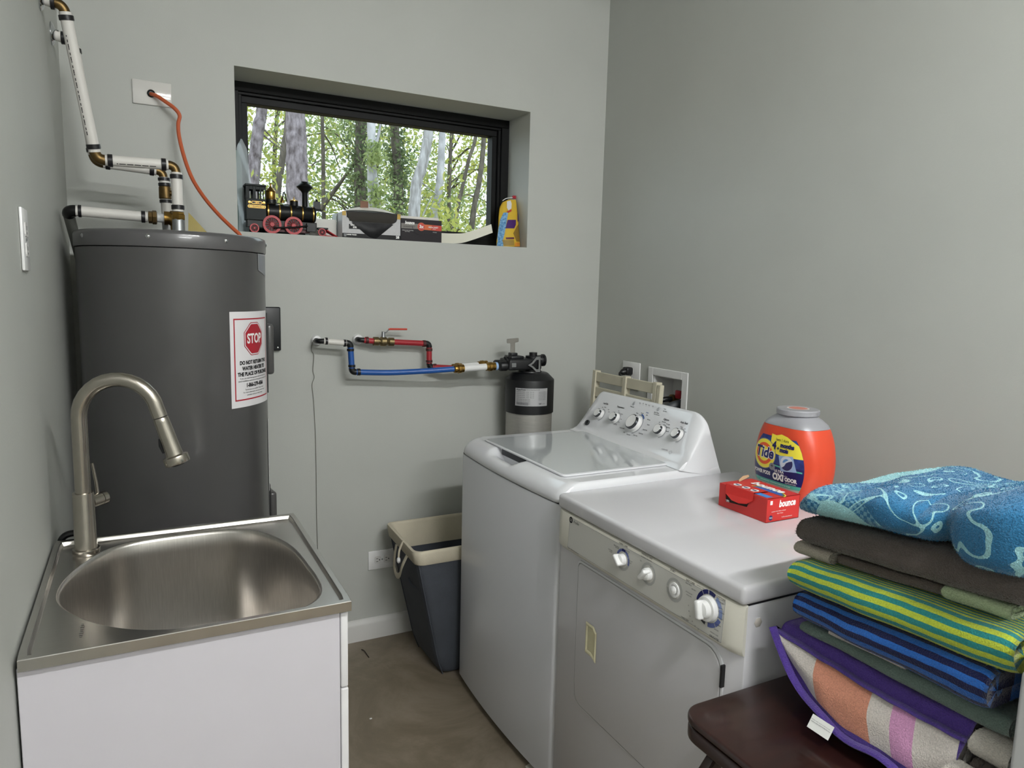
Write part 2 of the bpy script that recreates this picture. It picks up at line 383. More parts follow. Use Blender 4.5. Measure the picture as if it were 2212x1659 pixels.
# leafy trees that fill the wood, each with its own crown
LT = [(-3.0, 20, 'green', 'leafy tree with grey green crown standing beyond the slimmer pine'), (1.6, 19, 'yellow', 'leafy tree with sparse pale crown behind the slimmer pine'),
      (4.3, 22, 'yellow', 'leafy tree with bright yellow green crown behind the slender trunk'), (6.2, 19, 'green', 'leafy tree with dull green crown behind the ivy trunks'),
      (8.0, 23, 'green', 'leafy tree with dense olive crown behind the crooked trunk'), (9.6, 20, 'yellow', 'leafy tree with yellowing crown behind the leaning sapling'),
      (12.5, 22, 'green', 'leafy tree with open green crown beyond the bright green shrub'), (16.0, 24, 'yellow', 'leafy tree with broad yellow crown deep in the wood')]
for (x, Y, kd, lab) in LT:
    t = thing('leafy_tree', lab, 'tree', (x, Y, -.55), 'leafy trees in the wood')
    sm = smoothpts([V((x, Y, -.55)), V((x+.1, Y, 2)), V((x-.1, Y, 5)), V((x+.2, Y, 9)), V((x+.1, Y, 12))], 4)
    MB().tube(sm, [.11*(1-.7*i/(len(sm)-1)) for i in range(len(sm))], 8).build('trunk', darkb, t)
    cen = []
    for k in range(34):
        c = V((x+rng.uniform(-2.6, 2.6), Y+rng.uniform(-2, 2), rng.uniform(1.2, 11))); cen.append(c)
        a = V((x, Y, c.z-rng.uniform(.3, 1)))
        if k < 22: MB().tube(smoothpts([a, (a+c)/2+V((0, 0, .25)), c], 3), [.035, .03, .026, .022, .016, .012, .008][:7], 5).build('branch', darkb, t)
    leaves('crown', leaf_a if kd == 'yellow' else leaf_b, t, cen, (.62, .6, .5), 7000, .085)
BU = [(3.2, 12, leaf_a, 'low yellow shrub outside below the thick pine'), (5.0, 13, leaf_b, 'low green shrub outside below the ivy trunks'), (6.3, 12, leaf_a, 'low yellow green shrub outside below the crooked trunk'), (7.7, 11, leaf_b, 'bright green shrub growing at the window edge')]
for (x, Y, lm, lab) in BU:
    t = thing('shrub', lab, 'shrub', (x, Y, -.5)); cen = []
    for k in range(14):
        c = V((x+rng.uniform(-.9, .9), Y+rng.uniform(-.6, .6), rng.uniform(.6, 3.4))); cen.append(c)
        MB().tube([V((x+rng.uniform(-.1, .1), Y, -.5)), c*.6+V((x, Y, -.5))*.4, c], [.015, .012, .005], 5).build('stem', darkb, t)
    leaves('foliage', lm, t, cen, (.28, .28, .28), 1500, .075)
# ================================================================== WATER HEATER
HX, HY, HR = .297, -.332, .26
heater_m = mat('grey_heater_paint', (74, 73, 73), .3, coat=.25, var=.03, vscale=4)
cap_m = mat('grey_heater_cap', (84, 83, 84), .3, coat=.3)
t = thing('water_heater', 'tall dark grey cylindrical water heater in the corner behind the sink', 'water heater', (HX, HY, 0))
MB().lathe([(.01, .001), (.24, .001), (HR-.004, .012), (HR, .03), (HR, 1.553), (HR-.01, 1.558)], (HX, HY, 0), n=96).build('tank_jacket', heater_m, t, angle=50)
cap = MB().lathe([(HR-.004, 1.556), (HR+.003, 1.556), (HR+.004, 1.560), (HR+.004, 1.590), (HR+.001, 1.598), (HR-.008, 1.602), (.2, 1.604), (.01, 1.604)], (HX, HY, 0), n=96).build('cap', cap_m, t, angle=50)
for ang in (-151.8, -106.3, -61.8, -14, 30, 76, 120, 166):
    a = math.radians(ang); d = V((math.cos(a), math.sin(a), 0)); p = V((HX, HY, 1.582))+d*(HR+.004)
    MB().lathe([(.0065, -.002), (.0065, .001), (.004, .0035), (.0005, .0042)], p, d, n=10).build('screw', chrome, cap)
def hwarp(phi0, z0, r):     # u runs round the tank to the right, v up
    return lambda u, v: V((HX+r*math.cos(phi0+u/HR), HY+r*math.sin(phi0+u/HR), z0+v))
paper = mat('label_paper', (226, 224, 226), .35)
LW = 2*math.radians(60.5-38.5)*HR; LH = .284; ph = math.radians(-38.5); lz = 1.238
mb = MB(); w = hwarp(ph, lz, HR+.0012); w2 = hwarp(ph, lz, HR+.0004)
mb.grid(lambda a, b_: w((a-.5)*LW, (b_-.5)*LH), 25, 2); mb.grid(lambda a, b_: w2((.5-a)*LW, (b_-.5)*LH), 25, 2)
lab = mb.build('warning_label', paper, t); lab['label'] = 'white paper stop notice with red border'
def band(u0, u1, v0, v1, m, r, name):
    wf = hwarp(ph, lz, HR+r); mb = MB(); mb.grid(lambda a, b_: wf(u0+(u1-u0)*a, v0+(v1-v0)*b_), 17, 2); return mb.build(name, m, lab)
bw = LW/2-.012; bh = LH/2-.02
for (u0, u1, v0, v1) in ((-bw, bw, bh-.004, bh), (-bw, bw, -bh, -bh+.004), (-bw, -bw+.004, -bh, bh), (bw-.004, bw, -bh, bh)): band(u0, u1, v0, v1, red_ink, .0016, 'border_line')
def octo(r, cy): return [(r*math.cos(math.radians(22.5+45*k)), cy+r*math.sin(math.radians(22.5+45*k))) for k in range(8)]
def octo_f(r, cy, m, rr, name):
    wf = hwarp(ph, lz, HR+rr); o = octo(r, cy); mb = MB()
    fine = []
    for i in range(8):
        a, b_ = o[i], o[(i+1) % 8]
        for k in range(4): fine.append((a[0]+(b_[0]-a[0])*k/4, a[1]+(b_[1]-a[1])*k/4))
    # strips between left and right so the sign follows the tank
    us = sorted(set([round(p[0], 5) for p in fine])); rows = []
    def ext(u):
        vs = []
        for i in range(8):
            a, b_ = o[i], o[(i+1) % 8]
            if abs(a[0]-b_[0]) < 1e-6:
                if abs(u-a[0]) < 1e-4: vs += [a[1], b_[1]]
            elif min(a[0], b_[0])-1e-5 <= u <= max(a[0], b_[0])+1e-5: vs.append(a[1]+(b_[1]-a[1])*(u-a[0])/(b_[0]-a[0]))
        return min(vs), max(vs)
    us = [us[0]+(us[-1]-us[0])*k/16 for k in range(17)]
    vs = []; fs = []
    for i, u in enumerate(us):
        lo, hi = ext(u); vs += [wf(u, lo), wf(u, hi)]
        if i: fs.append([2*i-2, 2*i, 2*i+1, 2*i-1])
    mb.add(vs, fs); return mb.build(name, m, lab)
oc = .060
octo_f(.0535, oc, red_ink, .0015, 'stop_sign_rim'); octo_f(.051, oc, paper, .0018, 'stop_sign_edge'); octo_f(.0475, oc, red_ink, .0021, 'stop_sign')
def ltext(s, size, v, m=ink, sx=1, bold=0):
    wf = hwarp(ph, lz+v, HR+.0024); text(s, size, m, lab, None, None, None, sx=sx, warp=wf, bold=bold)
ltext('STOP', .040, oc, ink_w, .78, .0012)
ltext('DO NOT RETURN THIS', .0155, -.010, ink, .85, .0007); ltext('WATER HEATER TO', .0155, -.027, ink, .85, .0007); ltext('THE PLACE OF PURCHASE', .0155, -.044, ink, .85, .0007)
ltext('If you are experiencing issues with this water heater,', .0065, -.056); ltext('need installation assistance or have general questions call:', .0065, -.064)
ltext('1-866-279-4566', .0165, -.078, ink, .85, .0007)
ltext('Technicians are available 7 days a week.', .0062, -.091); ltext('For more information, see the owners manual', .0062, -.099); ltext('provided with your water heater.', .0062, -.107)
# grey sticker and rating label near the tank's right side
stk = mat('silver_sticker', (150, 152, 156), .35); stk2 = mat('sticker_field', (128, 132, 138), .35)
def patch(phi, z0, wd, h, m, r, name, cut=0):
    wf = hwarp(math.radians(phi), z0, HR+r); mb = MB(); mb.grid(lambda a, b_: wf((a-.5)*wd, (b_-.5)*h - (cut*a if b_ < .5 else 0)), 13, 2); return mb.build(name, m, t)
patch(-22, 1.528, .085, .05, stk, .0012, 'badge_sticker', .02); patch(-21.5, 1.527, .077, .043, stk2, .0016, 'badge_field', .02)
patch(-12, .91, .03, .24, paper, .0012, 'rating_label')
# access panels
def access(z0, z1, phi, name):
    a0 = math.radians(phi); hw = .055
    def surf(r, u0, u1, za, zb, n=9):
        return [[V((HX+r*math.cos(a0+u/HR), HY+r*math.sin(a0+u/HR), z)) for u in [u0+(u1-u0)*k/(n-1) for k in range(n)]] for z in (za, zb)]
    mb = MB(); r0, r1 = HR-.004, HR+.004
    for r in (r0, r1): mb.grid(lambda a, b_, r=r: V((HX+r*math.cos(a0+(a-.5)*2*hw/HR), HY+r*math.sin(a0+(a-.5)*2*hw/HR), z0+(z1-z0)*b_)), 9, 2)
    n = 9
    mb.grid(lambda a, b_: V((HX+(r0+(r1-r0)*b_)*math.cos(a0+(a-.5)*2*hw/HR), HY+(r0+(r1-r0)*b_)*math.sin(a0+(a-.5)*2*hw/HR), z0)), 9, 2)
    mb.grid(lambda a, b_: V((HX+(r0+(r1-r0)*b_)*math.cos(a0+(a-.5)*2*hw/HR), HY+(r0+(r1-r0)*b_)*math.sin(a0+(a-.5)*2*hw/HR), z1)), 9, 2)
    for s in (-1, 1): mb.grid(lambda a, b_, s=s: V((HX+(r0+(r1-r0)*b_)*math.cos(a0+s*hw/HR), HY+(r0+(r1-r0)*b_)*math.sin(a0+s*hw/HR), z0+(z1-z0)*a)), 2, 2)
    g = mb.build(name, black_p, t, weld=True)
    d = V((math.cos(a0), math.sin(a0), 0)); p = V((HX, HY, 0))+d*(HR+.010)
    M = Matrix.Translation(p) @ Matrix.Rotation(a0, 4, 'Z')
    MB().box(-.012, .014, -.042, .042, z0+(z1-z0)*.22, z1-(z1-z0)*.14, .010, 3, M=M).build('cover', heater_m, g)
access(1.11, 1.37, 7, 'access_panel'); access(.58, .80, 7, 'access_panel')

# ================================================================== PIPES OVER THE HEATER
pr = .0148
def ring(p, d, r, L, m, parent, name='clamp_ring', n=24):
    d = V(d).normalized(); p = V(p)
    return MB().lathe([(r-.002, -L/2), (r, -L/2+.0008), (r, L/2-.0008), (r-.002, L/2)], p, d, n=n).build(name, m, parent)
def elbow(p, din, dout, r, L, m, parent, name='elbow'):
    p = V(p); a = p - V(din).normalized()*L; b_ = p + V(dout).normalized()*L
    pts = [a] + [a.lerp(p, .5+.5*0)*0 + ((1-s)**2*a + 2*(1-s)*s*p + s*s*b_) for s in [k/8 for k in range(1, 8)]] + [b_]
    return MB().tube(pts, r, 18).build(name, m, parent)
def flange(p, n, r, m, parent):
    return MB().lathe([(r, 0.0005), (r, .003), (r*.8, .008), (r*.42, .012), (r*.4, .02)], p, n, n=32).build('wall_flange', m, parent)
def run(p0, p1, parent, r=pr, m=pex_w, name='pipe'): return MB().cyl(p0, p1, r, n=24).build(name, m, parent)
def clamps(p0, p1, parent, ins=.028, r=pr, ends=(1, 1)):
    d = (V(p1)-V(p0)).normalized()
    if ends[0]: ring(V(p0)+d*ins, d, r+.0028, .013, black_ring, parent)
    if ends[1]: ring(V(p1)-d*ins, d, r+.0028, .013, black_ring, parent)
def trim_(p0, p1, a, b_):
    d = (V(p1)-V(p0)).normalized(); return V(p0)+d*a, V(p1)-d*b_
# --- line A: front line, wall flange -> down -> across -> heater nipple
A0, A1, A2, A3, A4 = V((0, -.495, 2.172)), V((.052, -.495, 2.165)), V((.105, -.42, 1.793)), V((.3055, -.42, 1.797)), V((.307, -.42, 1.66))
t = thing('hot_water_line', 'thick white water pipe with brass elbows in front, tall run to the wall', 'pipe', A4)
flange(A0, (1, 0, 0), .032, chrome, t)
run(A0+V((.001, 0, 0)), A1-V((.02, 0, 0)), t); ring(A1-V((.024, 0, 0)), (1, 0, 0), pr+.0028, .010, black_ring, t)
d1 = (A2-A1).normalized(); d2 = (A3-A2).normalized()
elbow(A1, (1, 0, 0), d1, .0125, .022, bronze, t)
p, q = trim_(A1, A2, .018, .020); run(p, q, t); clamps(p, q, t, .014)
elbow(A2, d1, d2, .0145, .022, bronze, t)
p, q = trim_(A2, A3, .022, .020); run(p, q, t); clamps(p, q, t, .012)
elbow(A3, d2, (0, 0, -1), .0125, .022, bronze, t)
p, q = trim_(A3, A4, .02, .006); run(p, q, t); clamps(p, q, t, .012)
MB().lathe([(.0185, 0), (.0195, .002), (.0195, .014), (.017, .017), (.017, .022)], A4+V((0, 0, -.018)), n=6).build('hex_nut', brass, t)
MB().cyl(A4+V((0, 0, -.056)), A4+V((0, 0, -.016)), .017, n=24).build('heater_nipple', galv, t)
def pipe_print(p0, p1, off, n, m=ink):
    p0, p1 = V(p0), V(p1); d = (p1-p0).normalized(); o = (V(off)-d*V(off).dot(d)).normalized()*(pr+.0002); s_ = d.cross(o).normalized()
    for k in range(n):
        f = .08+.84*k/n; L_ = .0035+.003*((k*7) % 3); c = p0.lerp(p1, f)+o; mb = MB(); mb.add([c-s_*.0012, c+s_*.0012, c+s_*.0012+d*L_, c-s_*.0012+d*L_], [[0, 1, 2, 3]]); mb.build('print_mark', m, t, flat=True)
pipe_print(*trim_(A1, A2, .05, .04), (-.55, -.85, 0), 24); pipe_print(*trim_(A2, A3, .04, .04), (0, -.8, -.6), 16)
# --- line B: rear line with a mixing tee
B0, B1, B2, B3, B4 = V((0, -.232, 2.16)), V((.053, -.232, 2.153)), V((.094, -.232, 1.812)), V((.278, -.232, 1.802)), V((.284, -.232, 1.64))
t = thing('cold_water_line', 'thinner looking white water pipe behind, with a bronze tee above the heater', 'pipe', B4)
flange(B0, (1, 0, 0), .032, chrome, t)
run(B0+V((.001, 0, 0)), B1-V((.02, 0, 0)), t); ring(B1-V((.024, 0, 0)), (1, 0, 0), pr+.0028, .010, black_ring, t)
d1 = (B2-B1).normalized(); d2 = (B3-B2).normalized()
elbow(B1, (1, 0, 0), d1, .0125, .022, bronze, t)
p, q = trim_(B1, B2, .018, .02); run(p, q, t); clamps(p, q, t, .014)
elbow(B2, d1, d2, .0145, .022, bronze, t)
p, q = trim_(B2, B3, .022, .02); run(p, q, t); clamps(p, q, t, .012)
elbow(B3, d2, (0, 0, -1), .0125, .022, bronze, t)
dn = (B4-B3).normalized()
def bz(z): return B3 + (B4-B3)*((z-B3.z)/(B4.z-B3.z))
run(bz(1.784), bz(1.757), t); ring(bz(1.778), dn, pr+.003, .010, black_ring, t); ring(bz(1.762), dn, pr+.003, .010, black_ring, t)
tee = MB().lathe([(.0165, -.019), (.018, -.017), (.018, .015), (.0165, .019)], bz(1.737), (0, 0, 1), n=24).build('tee_body', bronze, t)
MB().cyl(bz(1.737)+V((.01, -.004, 0)), bz(1.737)+V((.045, -.012, 0)), .0085, n=16).build('tee_port', bronze, tee)
run(bz(1.718), bz(1.66), t); ring(bz(1.711), dn, pr+.003, .010, black_ring, t); ring(bz(1.668), dn, pr+.003, .010, black_ring, t)
MB().cyl(bz(1.604), bz(1.662), .016, n=24).build('heater_nipple', galv, t)
# --- line C: relief line to the left corner
C0, C1 = V((.024, -.33, 1.657)), V((.228, -.33, 1.652)); C2 = V((.037, -.045, 1.50))
t = thing('relief_line', 'white relief pipe lying low over the heater cap with a black elbow', 'pipe', V((.284, -.34, 1.604)))
d1 = (C0-C2).normalized()
run(C2, C0-d1*.012, t, m=mat('grey_pipe', (120, 122, 116), .5)); elbow(C0, d1, (1, 0, 0), .0165, .02, mat('gloss_black', (10, 10, 12), .15), t)
run(C0+V((.02, 0, 0)), C1, t); ring(C0+V((.03, 0, 0)), (1, 0, 0), pr+.0028, .009, black_ring, t); ring(C1-V((.012, 0, 0)), (1, 0, 0), pr+.0028, .011, black_ring, t)
MB().lathe([(.013, 0), (.018, .001), (.018, .010), (.0205, .012), (.0205, .022), (.016, .024)], C1+V((.001, 0, 0)), (1, 0, 0), n=8).build('brass_coupling', bronze, t)
MB().cyl(C1+V((.024, 0, 0)), C1+V((.046, 0, 0)), .0135, n=20).build('taped_nipple', mat('thread_tape', (206, 208, 210), .5, var=.2, vscale=120), t)
rv = MB().tube([C1+V((.044, 0, 0)), C1+V((.056, 0, 0)), C1+V((.068, -.002, -.004)), C1+V((.076, -.003, -.018)), C1+V((.077, -.003, -.046))], [.0205, .0205, .019, .016, .015], 20).build('relief_valve', brass, t)
MB().box(C1.x+.06, C1.x+.09, -.343, -.319, 1.662, 1.674, .002, 1).build('valve_head', bronze, rv)
ly = mat('yellow_tag', (150, 132, 40), .35, alpha=.92)
MB().prism([(0, 0), (.062, 0), (.004, .068)], (.335, -.36, 1.6045), (1, 0, 0), (0, .25, 1), .0012).build('warning_tag', ly, t)
# ---------------- orange conduit and its wall plate
t = thing('blank_wall_plate', 'glossy white wall plate with a black grommet above the heater', 'wall plate', (.26, 0, 2.083))
pg = mat('gloss_white_plate', (214, 212, 208), .08, coat=.6)
pl = MB().box(.201, .319, -.0065, -.0005, 2.044, 2.122, .003, 3).build('plate', pg, t)
MB().lathe([(.0125, 0), (.0125, .004), (.0085, .006), (.0075, .002)], (.257, -.006, 2.081), (0, -1, 0), n=24).build('grommet', black_p, t)
cord = [(326, 203, -.008), (338, 207, -.03), (358, 220, -.05), (378, 235, -.06), (388, 250, -.062), (385, 268, -.065), (387, 295, -.07), (398, 340, -.09), (415, 385, -.12), (440, 425, -.16), (472, 463, -.21), (505, 495, -.25), (517, 506, -.262)]
pts = [at(x, y, 1, yy) for x, y, yy in cord]; pts.append(V((pts[-1].x+.004, pts[-1].y-.004, 1.6045)))
tag(MB().tube(smoothpts(pts, 6), .0062, 10).build('orange_cable', mat('orange_cable', (190, 92, 54), .5), org=pts[0]), 'orange flexible cable drooping from wall plate to the heater cap', 'cable')
# ---------------- black box on the wall beside the heater
t = thing('wall_box', 'flat black wall box peeking out beside the water heater', 'electrical box', (.60, 0, 1.30))
MB().box(.545, .658, -.022, -.0005, 1.217, 1.379, .005, 3).build('box', mat('black_steel', (20, 22, 26), .4), t)
MB().lathe([(.004, 0), (.003, .0015), (.0005, .002)], (.646, -.022, 1.229), (0, -1, 0), n=10).build('screw', chrome, t)
# ---------------- outlets
def duplex(name, label, o, X, Y, tall=.118, wide=.078, plug=None):
    o, X, Y = V(o), V(X), V(Y); N = X.cross(Y)
    t = thing(name, label, 'outlet', o); M = Matrix((X, Y, N)).transposed().to_4x4(); M.translation = o
    pl = MB().box(-wide/2, wide/2, -tall/2, tall/2, .0005, .006, .0022, 2, M=M).build('plate', white_p, t)
    for s in (-1, 1):
        out = [(x*.5*1.0, y) for x, y in []]
        r = MB(); pts = []
        for k in range(24):
            a = 2*PI*k/24; pts.append((max(-.0165, min(.0165, .0195*math.cos(a))), max(-.0135, min(.0135, .0175*math.sin(a)))))
        r.prism(pts, o+Y*(s*.0195)+N*.0055, X, Y, .0022); rc = r.build('receptacle', mat('outlet_face', (216, 215, 213), .4), t)
        for sx_ in (-.006, .006): MB().prism(rect(.0022, .008), o+Y*(s*.0195+.003)+X*sx_+N*.0077, X, Y, .0002).build('slot', black_p, rc)
        MB().prism(circ(.0025, n=10), o+Y*(s*.0195-.007)+N*.0077, X, Y, .0002).build('ground_hole', black_p, rc)
    MB().lathe([(.0035, 0), (.0025, .0012), (.0003, .0016)], o+N*.006, N, n=10).build('screw', galv, t)
    return t
duplex('wall_outlet', 'white upright outlet on the left wall beside the faucet', (0, -1.07, 1.537), (0, 1, 0), (0, 0, 1), .12)
duplex('wall_outlet', 'white sideways outlet low on the wall behind the laundry hamper', (1.052, 0, .338), (0, 0, 1), (-1, 0, 0), .118, .080)
t = duplex('wall_outlet', 'white outlet behind the washer with a black plug in it', (RW, -.282, 1.108), (0, -1, 0), (0, 0, 1), .118, .122)
pm = MB().box(RW-.045, RW-.010, -.307, -.269, 1.112, 1.146, .008, 3); pm.lathe([(.015, 0), (.013, .012), (.007, .02)], (RW-.045, -.288, 1.126), (-1, 0, -.1), n=14)
pg_ = thing('power_plug', 'black power plug and cord in the outlet behind the washer', 'plug', (RW-.03, -.288, 1.126))
pm.build('plug', black_p, pg_)
MB().tube(smoothpts([(RW-.06, -.288, 1.125), (RW-.078, -.300, 1.120), (RW-.09, -.330, 1.10), (RW-.09, -.36, 1.06), (RW-.085, -.37, .98), (RW-.08, -.37, .8)], 6), .0055, 10).build('cord', black_p, pg_)
# ================================================================== UTILITY SINK
SX0, SX1, SY0, SY1, SZ = .006, .534, -1.4946, -.9146, .8727
steel = mat('brushed_steel', (196, 193, 189), .26, 1, var=.06, vscale=30, stretch=(1, 40, 1), aniso=.4)
steel_bowl = mat('brushed_steel_bowl', (204, 200, 195), .28, 1, var=.08, vscale=26, stretch=(30, 1, 1), bump=.05, bscale=120)
nickel = mat('brushed_nickel', (176, 170, 160), .24, 1, var=.05, vscale=40)
t = thing('utility_sink', 'stainless steel drop-in utility sink on the white cabinet', 'sink', ((SX0+SX1)/2, (SY0+SY1)/2, .85))
BCX, BCY, BA, BB = .268, -1.215, .238, .274
def rr_pt(a, x0, x1, y0, y1, r):
    # point of a rounded rectangle in direction a (by perimeter-like angle)
    cx, cy, hx, hy = (x0+x1)/2, (y0+y1)/2, (x1-x0)/2, (y1-y0)/2
    c, s = math.cos(a), math.sin(a); k = min(hx/max(abs(c), 1e-9), hy/max(abs(s), 1e-9)); x, y = c*k, s*k
    ax, ay = abs(x), abs(y)
    if ax > hx-r and ay > hy-r:
        ex, ey = ax-(hx-r), ay-(hy-r); L = math.hypot(ex, ey)
        if L > 1e-9:
            ex, ey = ex/L*r, ey/L*r
            x = math.copysign(hx-r+ex, x); y = math.copysign(hy-r+ey, y)
    return cx+x, cy+y
BOWL = [(.036, -1.237), (.054, -1.10), (.130, -.972), (.274, -.944), (.410, -.972), (.482, -1.10), (.5015, -1.27), (.4985, -1.40), (.455, -1.462), (.365, -1.478), (.26, -1.466), (.165, -1.430), (.086, -1.352)]
_b = [V((x, y, 0)) for x, y in BOWL]; _c = smoothpts(_b[-2:]+_b+_b[:2], 12)[24:-12]
_pol = sorted((math.atan2(p.y-BCY, p.x-BCX) % (2*PI), math.hypot(p.x-BCX, p.y-BCY)) for p in _c)
def se_pt(a, sc, n=2.7):
    a = a % (2*PI); L = _pol; lo = L[-1]; hi = L[0]; la, ha = lo[0]-2*PI, hi[0]
    for i in range(len(L)-1):
        if L[i][0] <= a <= L[i+1][0]: lo, hi = L[i], L[i+1]; la, ha = lo[0], hi[0]; break
    else:
        if a > L[-1][0]: la, ha = L[-1][0], L[0][0]+2*PI
    q = (a-la)/max(1e-9, ha-la); r = lo[1]+(hi[1]-lo[1])*q
    return BCX+r*sc*math.cos(a), BCY+r*sc*math.sin(a)
NA = 128
def rim_ring(inset, z, r): return [V((*rr_pt(2*PI*k/NA, SX0+inset, SX1-inset, SY0+inset, SY1-inset, r), z)) for k in range(NA)]
def bowl_ring(sc, z, n=2.7): return [V((*se_pt(2*PI*k/NA, sc, n), z)) for k in range(NA)]
rings = [rim_ring(.004, SZ-.020, .004), rim_ring(0, SZ-.0195, .003), rim_ring(0, SZ-.0012, .003), rim_ring(.0012, SZ, .003), rim_ring(.011, SZ, .008), rim_ring(.0125, SZ-.0012, .009), rim_ring(.0145, SZ-.0085, .012), rim_ring(.0152, SZ-.0093, .013)]
def blend(sc, z):
    o = []
    for k in range(NA):
        a = 2*PI*k/NA; x, y = rr_pt(a, SX0+.034, SX1-.034, SY0+.034, SY1-.034, .02); o.append((x, y))
    return o
br = [bowl_ring(1.0, SZ-.0098), bowl_ring(.985, SZ-.0115), bowl_ring(.975, SZ-.018), bowl_ring(.965, SZ-.05), bowl_ring(.945, SZ-.20), bowl_ring(.93, SZ-.235), bowl_ring(.90, SZ-.262), bowl_ring(.84, SZ-.280), bowl_ring(.74, SZ-.288), bowl_ring(.4, SZ-.294), bowl_ring(.17, SZ-.297)]
def skin(rs, close_last=False):
    mb = MB(); vs = [p for r in rs for p in r]; n = NA
    fs = [[i*n+k, i*n+(k+1) % n, (i+1)*n+(k+1) % n, (i+1)*n+k] for i in range(len(rs)-1) for k in range(n)]
    if close_last: fs.append([(len(rs)-1)*n+k for k in range(n)])
    mb.add(vs, fs); return mb
# keep the bowl lip inside the recessed deck
lim = rings[-1]
def clampin(r):
    o = []
    for p in r: o.append(V((min(max(p.x, SX0+.0285), SX1-.0305), min(max(p.y, SY0+.0155), SY1-.0285), p.z)))
    return o
br = [clampin(r) for r in br]
skin(rings+[br[0]]).build('rim', steel, t, angle=30)
bowl = skin(br, True).build('bowl', steel_bowl, t, angle=60)
MB().lathe([(.045, .0005), (.045, .003), (0.031, .003), (.034, -.001), (.006, -.001)], (BCX, BCY, SZ-.297), n=32).build('drain_strainer', chrome, bowl)
for k in range(7): decal(rect(.005, .0035+.0015*(k % 3)), mat('etched_steel', (176, 174, 170), .45, 1), t, (.088, -1.425+.008*k, SZ-.0096), (0, 1, 0), (-1, 0, 0), .0004, 'etched_mark')
# white laminate cabinet, doors face right
lam = mat('white_laminate', (194, 191, 197), .45, var=.012, vscale=10)
lam_d = mat('white_door_edge', (212, 211, 212), .4, var=.03, vscale=30)
t = thing('sink_cabinet', 'plain white laminate cabinet under the steel sink', 'cabinet', (.26, -1.2, 0))
cy0, cy1 = -1.482, -.928
MB().box(.004, .513, cy0, cy0+.016, .003, .8525, .001, 1).build('side_panel', lam, t)
MB().box(.004, .513, cy1-.016, cy1, .003, .8525, .001, 1).build('side_panel', lam, t)
MB().box(.004, .012, cy0+.016, cy1-.016, .06, .8525).build('back_panel', lam, t)
MB().box(.02, .505, cy0+.016, cy1-.016, .07, .085).build('floor_panel', lam, t)
MB().box(.44, .455, cy0+.016, cy1-.016, .003, .07).build('kick_board', lam, t)
MB().box(.5145, .529, cy0, cy1, .694, .8465, .003, 3).build('drawer_front', lam_d, t)
ym = (cy0+cy1)/2
for a, b_, s in ((cy0, ym-.0015, -1), (ym+.0015, cy1, 1)):
    d = MB().box(.5145, .5295, a, b_, .03, .6915, .003, 3).build('door', lam_d, t)
    yk = ym+s*.03; MB().tube([(.529, yk, .60), (.55, yk, .60), (.55, yk, .50), (.529, yk, .50)], .004, 10).build('handle', nickel, d)
# faucet
FX, FY = .072, -.997; fz = SZ-.0095
t = thing('faucet', 'brushed nickel gooseneck kitchen faucet with pull-down spray head', 'faucet', (FX, FY, fz))
MB().lathe([(.0265, 0), (.027, .002), (.027, .010), (.0265, .012), (.022, .013)], (FX, FY, fz), n=40).build('base_ring', nickel, t)
body = MB().lathe([(.0225, .010), (.0222, .011), (.0212, .136), (.0208, .138), (.016, .139)], (FX, FY, fz), n=40).build('body', nickel, t)
# gooseneck in a vertical plane through the riser and spray head
HD = V((.150, -.035, 0)).normalized()
def gp(u, z): return V((FX, FY, 0))+HD*u+V((0, 0, z))
neck = [gp(0, fz+.13), gp(0, 1.06), gp(0, 1.15)]
R0 = .078; cz = 1.168
for k in range(0, 15):
    a = PI - k*math.radians(168)/14
    neck.append(gp(R0+R0*math.cos(a), cz+R0*1.05*math.sin(a)))
end = neck[-1]; dr = (neck[-1]-neck[-2]).normalized()
neck.append(end+dr*.02); tip = end+dr*.022
nk = MB().tube(neck, .0158, 28).build('neck', nickel, t, angle=60)
hd = MB().lathe([(.0152, 0), (.0158, .001), (.0162, .01), (.0178, .080), (.0185, .088), (.0195, .089), (.0262, .091), (.0268, .093), (.0268, .107), (.0262, .109), (.02, .1095)], tip, dr, n=36).build('spray_head', nickel, t)
MB().lathe([(.012, .1095), (.013, .113), (.006, .114)], tip, dr, n=20).build('nozzle', black_p, hd)
side = dr.cross(HD.cross(V((0, 0, 1))))
bx = (-HD - dr*(-HD).dot(dr)).normalized()
MB().tube([tip+dr*.045+bx*.0165, tip+dr*.06+bx*.0195, tip+dr*.078+bx*.019], [.004, .0055, .004], 10).build('spray_button', black_p, hd)
hb = MB().cyl((FX+.012, FY+.012, fz+.112), (FX+.030, FY+.03, fz+.112), .0148, n=28); 
hnd = hb.build('handle_hub', nickel, t)
MB().cyl((FX+.031, FY+.031, fz+.112), (FX+.039, FY+.039, fz+.112), .0148, n=28).build('hub_cap', nickel, hnd)
MB().tube([(FX+.026, FY+.030, fz+.118), (FX+.024, FY+.030, fz+.15), (FX+.018, FY+.03, fz+.195)], [.0038, .0036, .003], 12).build('lever', nickel, hnd)
# black hose stub at the back corner of the sink
tag(MB().tube(smoothpts([(.012, -.898, .80), (.014, -.900, .855), (.022, -.902, .876), (.040, -.902, .882), (.055, -.902, .874), (.058, -.902, .80)], 6), .0075, 10).build('drain_hose', black_p, org=(.03, -.9, .8)), 'short bend of black hose at the back corner of the steel sink', 'hose')
